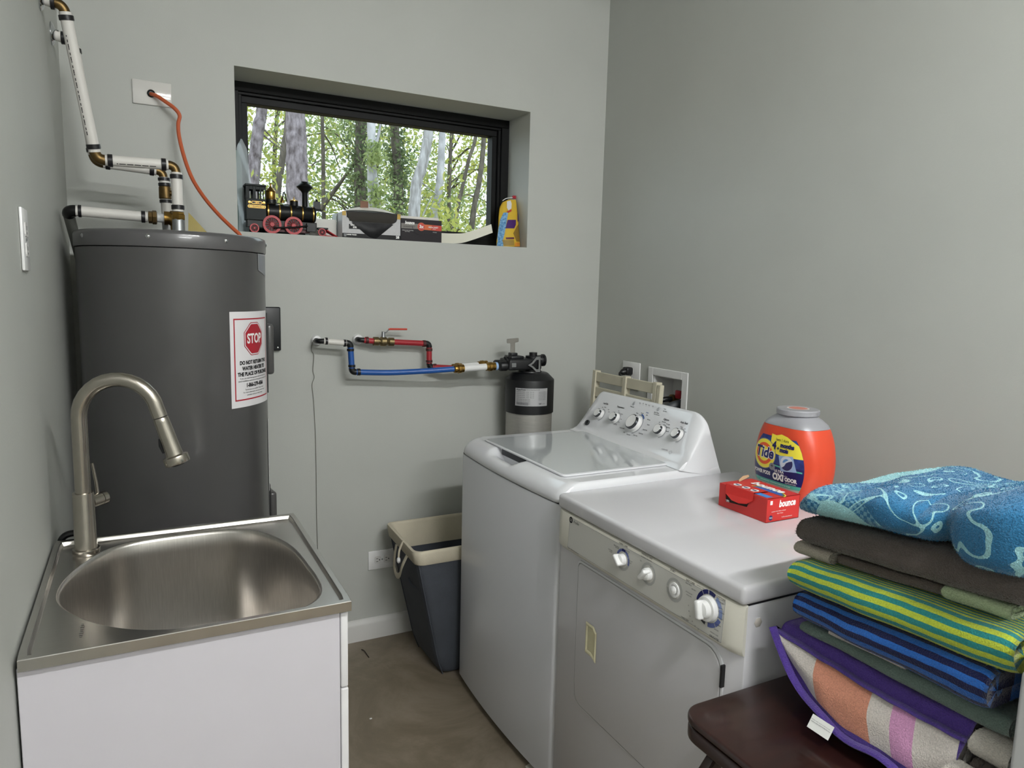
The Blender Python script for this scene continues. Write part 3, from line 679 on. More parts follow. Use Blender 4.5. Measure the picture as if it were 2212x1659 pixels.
# ================================================================== WASHER
wx, wy0, wy1 = 1.212, -1.133, -.447          # front, near side, far side
wxb = 1.806; WS = .874; WD = .930            # back, seam height, deck height
wyc = (wy0+wy1)/2; hwid = (wy1-wy0)/2
t = thing('washing_machine', 'white top-load washing machine with knobs on a curved control console', 'washer', ((wx+wxb)/2, wyc, 0))
washer_m = mat('white_washer_paint', (204, 205, 209), .25, coat=.25)
def bow(y): return -.016*(1-((y-wyc)/hwid)**2)
def outline(ins, r=.018, n=17):
    o = []; a0, a1 = wy0+ins, wy1-ins
    ys = [a0+r+(a1-a0-2*r)*k/(n-1) for k in range(n)]
    f = lambda y: wx+ins+bow(y)
    for k in range(5): a = math.radians(90+90*k/4*-1+90); 
    pts = []
    for k in range(5):
        a = math.radians(270-90*k/4); pts.append((f(a0+r)+r+r*math.cos(a), a0+r+r*math.sin(a)))
    pts = [(wxb-ins, a0)] + pts
    for y in ys[1:-1]: pts.append((f(y), y))
    for k in range(5):
        a = math.radians(180-90*k/4); pts.append((f(a1-r)+r+r*math.cos(a), a1-r+r*math.sin(a)))
    pts.append((wxb-ins, a1)); return pts
def stack(levels, cap_top=True, cap_bot=True):
    mb = MB(); n = len(levels[0][0]); vs = [V((x, y, z)) for o, z in levels for x, y in o]
    fs = [[i*n+k, i*n+(k+1) % n, (i+1)*n+(k+1) % n, (i+1)*n+k] for i in range(len(levels)-1) for k in range(n)]
    if cap_bot: fs.append(list(range(n-1, -1, -1)))
    if cap_top: fs.append([(len(levels)-1)*n+k for k in range(n)])
    mb.add(vs, fs); return mb
body = stack([(outline(.012), .02), (outline(0), .028), (outline(0), WS-.006), (outline(.003), WS-.002)]).build('cabinet', washer_m, t, angle=40)
for x in (wx+.06, wxb-.06):
    for y in (wy0+.06, wy1-.06): MB().lathe([(.018, 0.0005), (.018, .01), (.01, .012), (.01, .026)], (x, y, 0), n=14).build('foot', black_p, t)
# top cover: rounded front with a scooped hand grip, dark seam below it
sc_c, sc_h = -.737, .108
def scw(y):
    q = abs(y-sc_c)/sc_h; return 0 if q >= 1 else (1 if q < .55 else .5+.5*math.cos(PI*(q-.55)/.45))
def cov3(f, ins, z, lvl):
    o = []
    for x, y in outline(ins, .03, 65):
        zz = z
        if x < wx+.16:
            x2 = x+f*max(0, 1-(x-wx)/.16); w_ = scw(y)*lvl
            zz = z-.040*w_*lvl; x2 = x2+.010*w_
            o.append((x2, y, zz))
        else: o.append((x, y, zz))
    return o
lv3 = [cov3(0, .003, WS+.001, 0), cov3(0, 0, WS+.005, 0)]
for k in range(1, 11):
    a = PI/2*k/10; lv3.append(cov3(.055*(1-math.cos(a)), .012*(1-math.cos(a)), WS+.006+(WD-WS-.006)*math.sin(a), min(1, max(0, (k-3)/6))))
def scoop_in(ex, dz):
    o = []
    for x, y, z in lv3[-1]:
        if x < wx+.17 and x > wx-.05 and wy0+.05 < y < wy1-.05: o.append((min(x+ex, 1.272), y, z if scw(y) == 0 else max(z+dz*0, z)))
        else: o.append((x, y, z))
    return o
lv3.append(scoop_in(.03, 0))
mb = MB(); n = len(lv3[0]); vs = [V(p) for l in lv3 for p in l]
fs = [[i*n+k, i*n+(k+1) % n, (i+1)*n+(k+1) % n, (i+1)*n+k] for i in range(len(lv3)-1) for k in range(n)]+[list(range(n-1, -1, -1))]
# flat deck behind the grip, at full height
top_i = len(lv3)-1; vs2 = []
for k in range(n):
    x, y, z = lv3[-1][k]; vs2.append(V((x+(.0005 if scw(y) else 0), y, WD)))
base_ = len(vs); vs += vs2; fs += [[top_i*n+k, top_i*n+(k+1) % n, base_+(k+1) % n, base_+k] for k in range(n)]+[[base_+k for k in range(n)]]
mb.add(vs, fs); cover = mb.build('top_cover', white_e, t, angle=50)
MB().box(wx+.004, wxb-.01, wy0+.006, wy1-.006, WS-.004, WS+.003).build('seam_gasket', black_p, t)
# lid
lx0, lx1, ly0, ly1 = 1.262, 1.690, -1.062, -.522
lid_m = mat('glossy_lid', (196, 200, 202), .07, coat=.7)
def shr(o): return [(x-.026*(ly1-y)/(ly1-ly0)*(x-lx0)/(lx1-lx0), y) for x, y in o]
lid = MB(); lid.prism(shr(rrect(lx1-lx0, ly1-ly0, .02, (lx0+lx1)/2, (ly0+ly1)/2)), (0, 0, WD+.0005), (1, 0, 0), (0, 1, 0), .0055)
lid = lid.build('lid', white_e, t, bevel=(.002, 2))
MB().prism(shr(rrect(lx1-lx0-.018, ly1-ly0-.018, .016, (lx0+lx1)/2, (ly0+ly1)/2)), (0, 0, WD+.0062), (1, 0, 0), (0, 1, 0), .0006).build('glass_panel', lid_m, lid)
MB().box(1.2705, 1.2722, sc_c-.085, sc_c+.085, WD-.022, WD-.003).build('grip_shade_strip', mat('grip_shadow', (60, 62, 66), .6), cover)  # dark grey strip painting the shade inside the scooped grip
# console: curved profile, rounded ends
prof = [(1.665, WD+.001), (1.682, WD+.004), (1.697, WD+.014), (1.708, WD+.028), (1.7185, WD+.046), (1.7790, WD+.1410), (1.784, WD+.1470), (1.790, WD+.1500), (1.796, WD+.1490), (1.800, WD+.1450), (1.803, WD+.130), (1.806, WD-.03), (1.806, WS+.02)]
pz = [p[1] for p in prof]
def con(a, b_):
    x, z = prof[round(b_*(len(prof)-1))]; hh = max(0, (z-WD)/.135); y = wy1-.002-.008*hh + (wy0-wy1+.004+.034*hh)*a
    e = min(a, 1-a)*(wy1-wy0); R = .045 if a < .5 else .075
    h = 1.0
    if e < R: h = 1-(.34 if a < .5 else .38)*(1-math.sqrt(max(0, 1-((R-e)/R)**2)))
    if z > WD: z = WD+(z-WD)*h
    if z > WD+.003: z += .012*a
    return V((x-.028*a*(1 if z > WS+.03 else 0), y, z))
NS = 61
def spread(u): return u
mb = MB(); vals = sorted(set([0, .004, .01, .018, .028, .04, .055, .075, .095]+[.12+.76*k/24 for k in range(25)]+[.885, .905, .925, .945, .96, .972, .982, .99, .996, 1]))
n = len(prof); vs = []; fs = []
for a in vals:
    for j in range(n): vs.append(con(a, j/(n-1)))
for i in range(len(vals)-1):
    for j in range(n-1): fs.append([i*n+j, i*n+j+1, (i+1)*n+j+1, (i+1)*n+j])
for i, rev in ((0, True), (len(vals)-1, False)):
    f = [i*n+j for j in range(n)]; fs.append(f[::-1] if rev else f)
mb.add(vs, fs)
console = mb.build('console', white_e, t, angle=40, weld=True)
# console face frame
p0, p1 = V((1.7185, wyc, WD+.046)), V((1.7790, wyc, WD+.1410)); cu_ = (p1-p0).normalized(); cX = V((-.028, wy0-wy1, .012)).normalized(); p0 = V((p0.x-.014, wyc, p0.z+.006)); cu_ = (cu_-cX*cu_.dot(cX)).normalized(); cN = cX.cross(cu_).normalized()
if cN.x > 0: cN = -cN
def cpt(px, py): return at_plane(px, py, p0, cN)
def knob(px, py, r, name='knob', h=.022):
    o = cpt(px, py)-cN*0
    o = at_plane(px, py, p0+cN*h*.8, cN) - cN*h*.8
    k = MB().lathe([(r*1.12, .0003), (r*1.1, .002), (r*1.0, .003), (r*.98, h*.55), (r*.95, h*.58)], o, cN, n=36).build(name, white_p, console)
    MB().lathe([(r*.955, h*.56), (r*.96, h*.66), (r*.93, h*.9), (r*.86, h*.97), (r*.8, h*.95)], o, cN, n=36, caps=False).build('chrome_ring', mat('dark_chrome', (90, 92, 96), .15, 1), k)
    MB().lathe([(r*.83, h*.90), (r*.81, h*.985), (r*.5, h*.97), (r*.02, h*.965)], o, cN, n=36).build('cap', white_p, k)
    a = cu_*math.cos(.7)+cX*math.sin(.7)
    MB().box(-.0012, .0012, r*.80, r*.985, h*.6, h*1.0, M=Matrix.Translation(o) @ Matrix((cN.cross(a)*-1, a, cN)).transposed().to_4x4()).build('pointer', white_p, k)
    return o
K = [knob(1290, 891, .0185), knob(1323, 899, .0185), knob(1364, 910, .029, h=.026), knob(1420, 926, .0185), knob(1458, 935, .0185)]
dialg = mat('dial_grey', (158, 160, 164), .5); blue_d = mat('dial_blue', (40, 84, 150), .5)
for i, o in enumerate(K):
    R_ = .039 if i == 2 else .027
    decal(arcband(R_-.0045, R_-.001, 100, -80), dialg, console, o, cX, cu_, .0004+.0017*(wy1-o.y)/(wy1-wy0), 'dial_scale')
o = K[2]; decal(arcband(.0375, .0425, 82, 40), blue_d, console, o, cX, cu_, .0016, 'dial_blue_band')
def clift(p): return .0005+.0017*max(0, min(1, (wy1-p.y)/(wy1-wy0)))
def ct(s, px, py, size, m=ink, bold=0): text(s, size*1.15, m, console, cpt(px, py), cX, cu_, lift=clift(cpt(px, py)), bold=bold+.00012, sx=.9)
ct('Load Size', 1309, 872, .0085, bold=.0001); ct('Temperature', 1341, 880, .0085, bold=.0001); ct('Options', 1440, 907, .0085, bold=.0001); ct('Auto Soak', 1479, 914, .0085, bold=.0001)
for s, px, py in (('Small', 1299, 880), ('Medium', 1305, 880), ('Large', 1312, 885), ('Super', 1313, 890)): ct(s, px+3, py, .0042)
for s, px, py in (('Hot', 1337, 888), ('Warm', 1344, 895), ('Cool', 1342, 906), ('Cold', 1337, 912), ('Tap Cold', 1330, 917)): ct(s, px, py, .0042)
for s, px, py in (('Whites', 1377, 893), ('Normal', 1388, 893), ('Light', 1398, 897), ('Delicates', 1402, 907), ('Casuals', 1401, 918), ('Speed Wash', 1394, 929), ('Drain & Spin', 1385, 937), ('Active Wear', 1373, 941), ('Bulky Items', 1358, 939), ('Jeans', 1349, 934), ('Towels / Sheets', 1344, 925)): ct(s, px, py, .0046)
ct('Colors', 1399, 892, .0052, blue_d); ct('Precise Fill', 1366, 879, .0050); ct('Start / Pause', 1419, 892, .0052); ct('Hold 3 sec to cancel', 1419, 896, .0036)
for s, px, py in (('Soak', 1383, 871), ('Fill', 1390, 872), ('Wash', 1396, 874), ('Rinse', 1403, 876), ('Spin', 1411, 878)):
    ct(s, px, py, .0040); ct('o', px, py+3, .0036)
ct('Power', 1437, 884, .0042); ct('Lid Locked', 1437, 889, .0042)
for s, px, py in (('Off', 1425, 913), ('Warm Rinse', 1435, 912), ('Extra Rinse', 1444, 917), ('Deep Rinse', 1444, 924), ('Deep Fill', 1442, 932)): ct(s, px, py, .0040)
for s, px, py in (('15 min', 1473, 923), ('1 hr', 1480, 927), ('2 hr', 1482, 934)): ct(s, px, py, .0042)
btn = mat('grey_button', (164, 166, 170), .4)
for px, py in ((1370, 872), (1423, 884)):
    o = cpt(px, py); MB().prism(circ(.0060, ry=.0074), o, cX, cu_, -.0025 if cX.cross(cu_).dot(cN) < 0 else .0025).build('button', btn, console, bevel=(.0008, 2))
o = cpt(1269, 913); o = o + V((0, 0, 0))
lg = MB().prism(circ(.0135, ry=.0115), o-cN*.002, cX, cu_, .0055 if cX.cross(cu_).dot(cN) > 0 else -.0055).build('round_badge', mat('dark_chrome', (90, 92, 96), .15, 1), console, bevel=(.001, 2))
lg['label'] = 'round chrome maker badge'
text('GE', .013, chrome, lg, o+cN*.004, cX, cu_, lift=.0003)
for k in range(6): decal(rect(.0034, .0018+.0006*(k % 3)), ink_g, console, cpt(1431+2.2*k, 970.2+.55*k), cX, cu_, .0020, 'print_mark')
decal(arcband(.0052, .006, 0, 359, 28), ink_g, console, cpt(1449, 978), cX, cu_, .0020, 'print_ring')

# ================================================================== DRYER
dx, dy0, dy1 = 1.212, -1.828, -1.142; dxb = 1.86; DT = .914
dryer_m = mat('white_dryer_paint', (205, 204, 208), .25, coat=.3, var=.01, vscale=5)
bisque = mat('bisque_panel', (214, 211, 200), .35)
t = thing('clothes_dryer', 'white front-load clothes dryer with cream control strip and four dials', 'dryer', ((dx+dxb)/2, (dy0+dy1)/2, 0))
MB().box(dx, dxb, dy0, dy1, .012, DT-.043, .004, 2).build('cabinet', dryer_m, t)
for x in (dx+.06, dxb-.06):
    for y in (dy0+.06, dy1-.06): MB().lathe([(.018, 0.0005), (.018, .01), (.01, .011), (.01, .016)], (x, y, 0), n=14).build('foot', black_p, t)
top = MB().box(dx-.014, dxb, dy0-.002, dy1, DT-.040, DT, .011, 4).build('top', dryer_m, t, angle=60)
MB().box(dx+.004, dxb-.01, dy0+.004, dy1-.004, DT-.046, DT-.038).build('top_seam', black_p, t)
# control strip (bulges forward of the cabinet)
cz0, cz1 = .769, .874
def strip(xf, ins, m, name, parent, r, d=.022):
    pass
sp = [(0, cz0), (-.014, cz0+.002), (-.021, cz0+.010), (-.0225, cz0+.02), (-.0185, cz1-.012), (-.014, cz1-.003), (0, cz1)]
mb = MB(); vals = [0, .01, .02, .035, .05]+[.1+.8*k/6 for k in range(7)]+[.95, .965, .98, .99, 1]; n = len(sp); vs = []; fs = []
for a in vals:
    y = dy1-.001+(dy0-dy1+.002)*a; e = min(a, 1-a)/.05; s_ = .35+.65*math.sin(PI/2*min(1, e))
    for dxx, z in sp: vs.append(V((dx+dxx*s_+.002, y, z)))
for i in range(len(vals)-1):
    for j in range(n-1): fs.append([i*n+j, i*n+j+1, (i+1)*n+j+1, (i+1)*n+j])
fs.append([j for j in range(n)][::-1]); fs.append([(len(vals)-1)*n+j for j in range(n)])
mb.add(vs, fs); panel = mb.build('control_panel', bisque, t, angle=30, weld=True)
# faceplate frame
q0, q1 = V((dx+.002-.0225, 0, cz0+.02)), V((dx+.002-.0185, 0, cz1-.012)); dU = (q1-q0).normalized(); dX = V((0, -1, 0)); dN = dU.cross(dX)*-1
dN = dX.cross(dU); 
if dN.x > 0: dN = -dN
sgn = 1 if dX.cross(dU).dot(dN) > 0 else -1
def dpt(px, py, lift=0): return at_plane(px, py, q0+dN*lift, dN)-dN*lift
fpl = mat('faceplate_grey', (200, 199, 194), .38)
fy0, fy1 = -1.213, -1.786; fc = q0+(q1-q0)*.5; fc.y = (fy0+fy1)/2
fw, fh = fy0-fy1, .083
MB().prism(rect(fw, fh), fc+dN*-.0006, dX, dU, .001*sgn).build('faceplate', fpl, panel)
for o_, w_, h_ in (((0, fh/2), fw, .0007), ((0, -fh/2), fw, .0007), ((-fw/2, 0), .0007, fh), ((fw/2, 0), .0007, fh)):
    decal(rect(w_, h_, *o_), ink_g, panel, fc, dX, dU, .0007*sgn, 'faceplate_line')
def dt(s, px, py, size, m=ink, bold=0, shear=0): text(s, size, m, panel, dpt(px, py), dX, dU, lift=.0009*sgn, bold=bold, shear=shear, sx=.9)
dblue = mat('dial_navy', (22, 26, 92), .5); dmid = mat('dial_mid_blue', (92, 104, 160), .5); dlight = mat('dial_pale_blue', (126, 144, 190), .5); dgrey = mat('dial_pale_grey', (170, 170, 168), .5); dblk = mat('dial_black', (44, 45, 50), .5)
def ddial(px, py, r, bands):
    o = dpt(px, py, .012)
    for a0, a1, m in bands: decal(arcband(r*.76, r, a0, a1, 10), m, panel, o, dX, dU, .0009*sgn, 'dial_band')
    return o
def dknob(o, r, turn, big=False):
    if big: MB().lathe([(r*1.42, .0005), (r*1.40, .008), (r*1.32, .011), (r*1.05, .0115)], o, dN, n=36).build('dial_ring', white_p, panel)
    b0 = .011 if big else 0
    k = MB().lathe([(r*1.0, b0+.0005), (r*.98, b0+.006), (r*.9, b0+.012), (r*.6, b0+.014), (r*.02, b0+.0145)], o, dN, n=30).build('knob', white_p, panel)
    a = dU*math.cos(turn)+dX*math.sin(turn); c = dN.cross(a)
    M = Matrix((c, a, dN)).transposed().to_4x4(); M.translation = o
    if M.to_3x3().determinant() < 0: M = M @ Matrix.Scale(-1, 4, V((1, 0, 0)))
    MB().box(-r*.36, r*.36, -r*1.0, r*1.08, b0+.004, b0+.024, r*.26, 3, M=M).build('grip', white_p, k)
    return k
o = ddial(1337, 1210, .026, [(160, 110, dmid), (108, 72, dblue), (70, 30, dmid), (28, -18, dmid), (-20, -198, dgrey)]); dknob(o, .0145, -.9)
o = ddial(1392, 1241, .026, [(178, 70, dgrey), (68, -178, dgrey)]); dknob(o, .0145, .7)
o = ddial(1448, 1276, .026, [(178, 70, dgrey), (68, -178, dgrey)])
MB().lathe([(.0165, .0006), (.016, .003), (.0125, .0035), (.010, .0012)], o, dN, n=32).build('start_ring', white_p, panel)
MB().lathe([(.0088, .0006), (.0088, .005), (.006, .007), (.0003, .0078)], o, dN, n=26).build('start_button', white_p, panel)
o = ddial(1522, 1316, .0375, [(172, 130, dblue), (127, 100, dblue), (96, 66, dblue), (58, 20, dlight), (18, -14, dlight), (-20, -50, dmid), (-53, -88, dmid), (-100, -135, dblk), (-138, -186, dblk)]); dknob(o, .0185, -.25, True)
dt('FABRIC CARE', 1347, 1177, .0062, bold=.0001); dt('WRINKLE CARE', 1398, 1201, .0062, bold=.0001); dt('EXTENDED TIME 30 MIN', 1397, 1207, .0040); dt('START', 1454, 1233, .0062, bold=.0001)
dt('PERM PRESS', 1332, 1180, .0046); dt('MED HEAT', 1334, 1184, .0036); dt('COTTONS', 1319, 1188, .0042); dt('HI HEAT', 1320, 1192, .0036); dt('SYN. DELICATES', 1353, 1189, .0042); dt('LOW HEAT', 1354, 1194, .0036); dt('AIR FLUFF', 1362, 1212, .0042); dt('NO HEAT', 1361, 1216, .0036)
dt('On', 1385, 1211, .0050); dt('Off', 1406, 1224, .0050)
dt('EASY CARE', 1492, 1257, .0058, bold=.0001); dt('PERM PRESS', 1488, 1262, .0040); dt('COTTONS', 1558, 1293, .0058, bold=.0001); dt('DELICATES', 1543, 1378, .0058, bold=.0001); dt('TIMED DRY', 1480, 1337, .0052)
for s, px, py in (('LESS DRY', 1499, 1274), ('OPTIMUM DRY', 1489, 1281), ('MORE DRY', 1489, 1287), ('WRINKLE CARE', 1514, 1268), ('MORE DRY', 1537, 1279), ('OPTIMUM DRY', 1556, 1301), ('LESS DRY', 1557, 1314), ('COOL DOWN', 1557, 1323), ('MORE DRY', 1556, 1336), ('OPTIMUM', 1552, 1351), ('LESS DRY', 1548, 1361), ('WRINKLE CARE', 1543, 1369), ('70', 1488, 1308), ('60', 1489, 1320), ('50', 1491, 1331), ('40', 1496, 1342), ('30', 1502, 1352), ('20', 1509, 1359)): dt(s, px, py, .0036)
text('Profile', .010, ink, panel, dpt(1245, 1130), dX, dU, lift=.0009*sgn, shear=.3); 
o = dpt(1234, 1123); decal(circ(.0085), ink, panel, o, dX, dU, .0008*sgn, 'round_logo'); text('GE', .0095, fpl, panel, o, dX, dU, lift=.0013*sgn)
dt('7 Cycle · 4 Fabric Care Settings', 1238, 1189, .0048)
# door: rounded panel with bottom corner cut, groove and recessed handle
def door_out(i):
    y0, y1, z0, z1 = -1.775+i, -1.243-i, .358+i, .752-i; pts = []
    for k in range(6): a = math.radians(90-90*k/5); pts.append((-(y0+.045)+.045*math.cos(a), z1-.045+.045*math.sin(a)))
    for k in range(5): a = math.radians(0-90*k/4); pts.append((-(y0+.025)+.025*math.cos(a), z0+.025+.025*math.sin(a)))
    for k in range(4): a = math.radians(270-60*k/3); pts.append((-(y1-.035)+.035*math.cos(a), z0+.035+.035*math.sin(a)))
    return [(-y1+.012, z1)]+pts+[(-y1, z0+.06), (-y1, z1-.012), (-y1+.004, z1-.004)]
do = [(-u, v) for u, v in door_out(0)]
door_pts = lambda i: [(-u, v) for u, v in door_out(i)]
def dprism(i, x, d): 
    o_ = door_pts(i); return MB().prism([(-u, v) for u, v in o_], (x, 0, 0), (0, -1, 0), (0, 0, 1), d)
rim_m = mat('dryer_groove', (150, 150, 152), .4)
door = dprism(.0015, dx-.0062, -.0062).build('door', dryer_m, t, bevel=(.003, 3))
dprism(-.0055, dx-.0042, -.0050).build('door_rim', white_e, door, bevel=(.0018, 2)); dprism(-.0006, dx-.0045, -.0040).build('door_gap', rim_m, door)
hy = (-1.287-1.349)/2
bq = mat('yellowed_plastic', (206, 200, 168), .4, var=.06, vscale=30)
hp = [(-.024, .043), (.012, .043), (.026, .030), (.026, -.052), (.004, -.043), (-.024, -.043)]
H = V((dx-.0066, hy, .565))
hf = MB(); outer = hp; inner = [(u*.72, v*.80) for u, v in hp]
m_ = len(hp); vs = [H+V((0, -u, v))+V((-.0006, 0, 0)) for u, v in outer]+[H+V((-.003, -u*.86, v*.9)) for u, v in outer]+[H+V((-.0025, -u*.74, v*.82)) for u, v in outer]+[H+V((-.0003, -u*.66, v*.74)) for u, v in outer]
fs = [[j*m_+i, j*m_+(i+1) % m_, (j+1)*m_+(i+1) % m_, (j+1)*m_+i] for j in range(3) for i in range(m_)]+[[3*m_+i for i in range(m_)]]
hf.add(vs, fs); hd_ = hf.build('door_handle', bq, door, angle=20, weld=True); hd_['label'] = 'yellowed plastic handle cup'
hi = MB().box(dx-.010, dx+.001, -1.7815, -1.7765, .682, .730, .001, 1).build('hinge', black_p, door)
MB().lathe([(.010, 0), (.010, .001), (.007, .0025), (.002, .003)], (dx+.03, dy0, .835), (0, -1, 0), n=6).build('side_clip', mat('chipped_paint', (190, 184, 176), .5), t)
# ================================================================== FILTER SUPPLY PIPES ON THE BACK WALL
blue_p = mat('blue_pipe', (30, 82, 156), .38, var=.05, vscale=10); red_p = mat('red_pipe', (158, 34, 44), .38, var=.06, vscale=10)
qr = .0112; RY, BYY = -.058, -.090
def lp(px, py, y): return at(px, py, 1, y)
# blue line
t = thing('blue_water_line', 'blue water pipe with a white stub running along the wall to the filter', 'pipe', lp(683, 735, 0))
MB().lathe([(.021, .0005), (.020, .010), (.017, .016), (.015, .017)], lp(683, 735, 0), (0, -1, 0), n=28).build('wall_collar', white_p, t)
a = lp(692, 737, BYY); b1 = lp(757, 741, BYY); c1 = lp(760, 804, BYY-.004); e1 = lp(982, 797, -.150)
MB().tube(smoothpts([lp(683, 735, -.001), lp(684, 736, -.05), lp(688, 737, -.082), a+V((.016, 0, 0))], 5), .0098, 16).build('black_elbow', black_p, t)
run(a+V((.012, 0, 0)), b1-V((.014, 0, 0)), t, qr, pex_w)
for x in (.022, ): ring(a+V((x, 0, 0)), (1, 0, 0), qr+.0025, .009, black_ring, t)
ring(b1-V((.022, 0, 0)), (1, 0, 0), qr+.0025, .009, black_ring, t)
elbow(b1, (1, 0, 0), (0, 0, -1), .0122, .016, black_p, t, 'black_elbow')
run(b1-V((0, 0, .014)), c1+V((0, 0, .014)), t, qr, blue_p)
ring(b1-V((0, 0, .026)), (0, 0, 1), qr+.0025, .010, black_ring, t); ring(c1+V((0, 0, .024)), (0, 0, 1), qr+.0025, .010, black_ring, t)
elbow(c1, (0, 0, -1), (1, 0, 0), .0122, .016, black_p, t, 'black_elbow')
bp_ = smoothpts([c1+V((.012, 0, 0)), lp(840, 805, BYY-.012), lp(910, 802, BYY-.035), e1], 8)
MB().tube(bp_, qr, 20).build('blue_pipe', blue_p, t); ring(c1+V((.026, -.001, 0)), (1, 0, 0), qr+.0025, .012, black_ring, t)
FXC, FYC = 1.655, -.140
def coup(p0, p1, parent):
    p0, p1 = V(p0), V(p1); d = (p1-p0).normalized(); L = (p1-p0).length
    a_ = MB().lathe([(qr+.001, 0), (.0145, .001), (.0165, .004), (.0165, .012), (.0148, .013), (.0148, .016), (.019, .018), (.019, .030), (.0165, .032), (.0165, .042), (.013, .043)], p0, d, n=24).build('brass_union', brass, parent)
    MB().cyl(p0+d*.042, p1-d*.042, .0135, n=24).build('white_coupler', white_p, parent)
    MB().lathe([(.013, 0), (.0165, .001), (.0165, .010), (.019, .012), (.019, .024), (.0148, .026), (.0148, .029), (.0168, .031), (.0168, .041), (.013, .042)], p1-d*.043, d, n=24).build('brass_union', brass, parent)
e2 = lp(1070, 791, -.150); coup(e1-V((.004, 0, 0)), e2, t)
MB().cyl(e2-V((.002, 0, 0)), e2+V((.008, 0, 0)), .0165, n=24).build('pale_blue_collet', mat('pale_blue_plastic', (150, 184, 226), .4), t)
# red line with ball valve
t = thing('red_water_line', 'red water pipe with a brass ball valve and red lever handle', 'pipe', lp(772, 733, 0))
MB().lathe([(.021, .0005), (.020, .012), (.018, .016), (.012, .017)], lp(772, 733, 0), (0, -1, 0), n=28).build('wall_collar', white_p, t)
a = lp(788, 735, RY)
MB().tube(smoothpts([lp(772, 733, -.001), lp(773, 733, -.03), lp(777, 734, -.052), a], 5), .0098, 16).build('black_elbow', black_p, t)
v0, v1 = lp(806, 737, RY), lp(856, 739, RY); c2 = lp(927, 742, RY); d2_ = lp(927, 793, RY-.002); e3 = lp(978, 795, -.102)
run(a-V((.004, 0, 0)), v0, t, qr, red_p); ring(a+V((.008, 0, 0)), (1, 0, 0), qr+.0025, .012, mat('rusty_clamp', (70, 26, 26), .5), t)
vd = (v1-v0).normalized()
vb = MB().lathe([(.0125, 0), (.0172, .001), (.0172, .020), (.0135, .023), (.014, .026), (.019, .032), (.019, .050), (.014, .056), (.0135, .060), (.0172, .063), (.0172, .082), (.0125, .083)], v0, vd, n=24).build('ball_valve', mat('valve_brass', (134, 118, 86), .38, 1, var=.15, vscale=60), t)
L_ = (v1-v0).length; vm = v0+vd*.041
MB().cyl(vm+V((0, 0, .014)), vm+V((0, 0, .038)), .0085, .007, n=16).build('valve_stem', galv, vb)
MB().tube([vm+V((-.006, 0, .038)), vm+V((.012, -.002, .036)), vm+V((.022, -.003, .048)), vm+V((.075, -.006, .048))], [.0035, .004, .0042, .0042], 10, squash=.6).build('lever', galv, vb)
MB().tube([vm+V((.020, -.003, .047)), vm+V((.026, -.003, .049)), vm+V((.094, -.008, .0485))], [.0050, .0055, .0052], 12, squash=.7).build('lever_grip', mat('red_vinyl', (200, 66, 48), .4), vb)
run(v0+vd*.083, c2-V((.012, 0, 0)), t, qr, red_p); ring(c2-V((.022, 0, 0)), (1, 0, 0), qr+.0025, .012, mat('rusty_clamp', (70, 26, 26)), t)
elbow(c2, (1, 0, 0), (0, 0, -1), .0122, .016, black_p, t, 'black_elbow')
run(c2-V((0, 0, .014)), d2_+V((0, 0, .014)), t, qr, red_p); ring(c2-V((0, 0, .025)), (0, 0, 1), qr+.0025, .012, mat('rusty_clamp', (70, 26, 26)), t); ring(d2_+V((0, 0, .024)), (0, 0, 1), qr+.0025, .010, mat('rusty_clamp', (70, 26, 26)), t)
elbow(d2_, (0, 0, -1), (1, 0, 0), .0122, .016, black_p, t, 'black_elbow')
MB().tube(smoothpts([d2_+V((.012, 0, 0)), (d2_+e3)/2+V((0, .006, 0)), e3], 6), qr, 18).build('red_pipe', red_p, t); ring(d2_+V((.024, -.002, 0)), (1, -.1, 0), qr+.0025, .012, mat('rusty_clamp', (70, 26, 26)), t)
e4 = V((e2.x-.014, -.103, e2.z+.003)); coup(e3-V((.004, 0, 0)), e4, t)
# ================================================================== WATER FILTER
t = thing('water_filter', 'stainless water filter tank with black cap and valve head behind the washer', 'water filter', (FXC, FYC, .40))
ssm = mat('filter_steel', (176, 174, 168), .45, .55, var=.12, vscale=20, stretch=(1, 1, 40), bump=.06, bscale=50)
MB().lathe([(.02, .40), (.085, .402), (.097, .412), (.0985, .43), (.0985, .965), (.09, .97)], (FXC, FYC, 0), n=64).build('tank', ssm, t)
cap = MB().lathe([(.1, .952), (.1035, .953), (.1035, 1.088), (.1025, 1.093), (.078, 1.117), (.072, 1.120), (.05, 1.121), (.048, 1.126), (.005, 1.126)], (FXC, FYC, 0), n=64).build('cap', black_p, t, angle=25)
# label wrapped on the cap, facing the camera
fl = math.atan2(CAM.y-FYC, CAM.x-FXC)+.10
def fw_(r): return lambda u, v: V((FXC+r*math.cos(fl+u/.1035), FYC+r*math.sin(fl+u/.1035), 1.026+v))
lw, lh = .142, .074
mb = MB(); w = fw_(.1043); w2 = fw_(.1037); mb.grid(lambda a, b_: w((a-.5)*lw, (b_-.5)*lh), 21, 2); mb.grid(lambda a, b_: w2((.5-a)*lw, (b_-.5)*lh), 21, 2)
lab = mb.build('data_label', mat('silver_label', (188, 188, 190), .3, .3), cap)
def ft(s, u, v, size, m=ink, al='LEFT', bold=0):
    f = fw_(.1048); text(s, size, m, lab, None, None, None, al, sx=.9, warp=lambda a, b_: f(a+u, b_+v), bold=bold)
ft('Aqua-Pure', -.066, .031, .010, bold=.0002); ft('WATER FILTRATION SYSTEM', -.030, .031, .0055)
for k in range(4): ft('whole house system   model   flow rate', -.066, .022-.0075*k, .0052)
for k in range(5): ft('replace cartridge every twelve months', -.066, -.008-.005*k, .0042)
for k in range(6): ft('tested and certified to', .028, .022-.0062*k, .0045)
ft('NSF', .030, -.027, .008, bold=.0002); ft('certified', .045, -.027, .005)
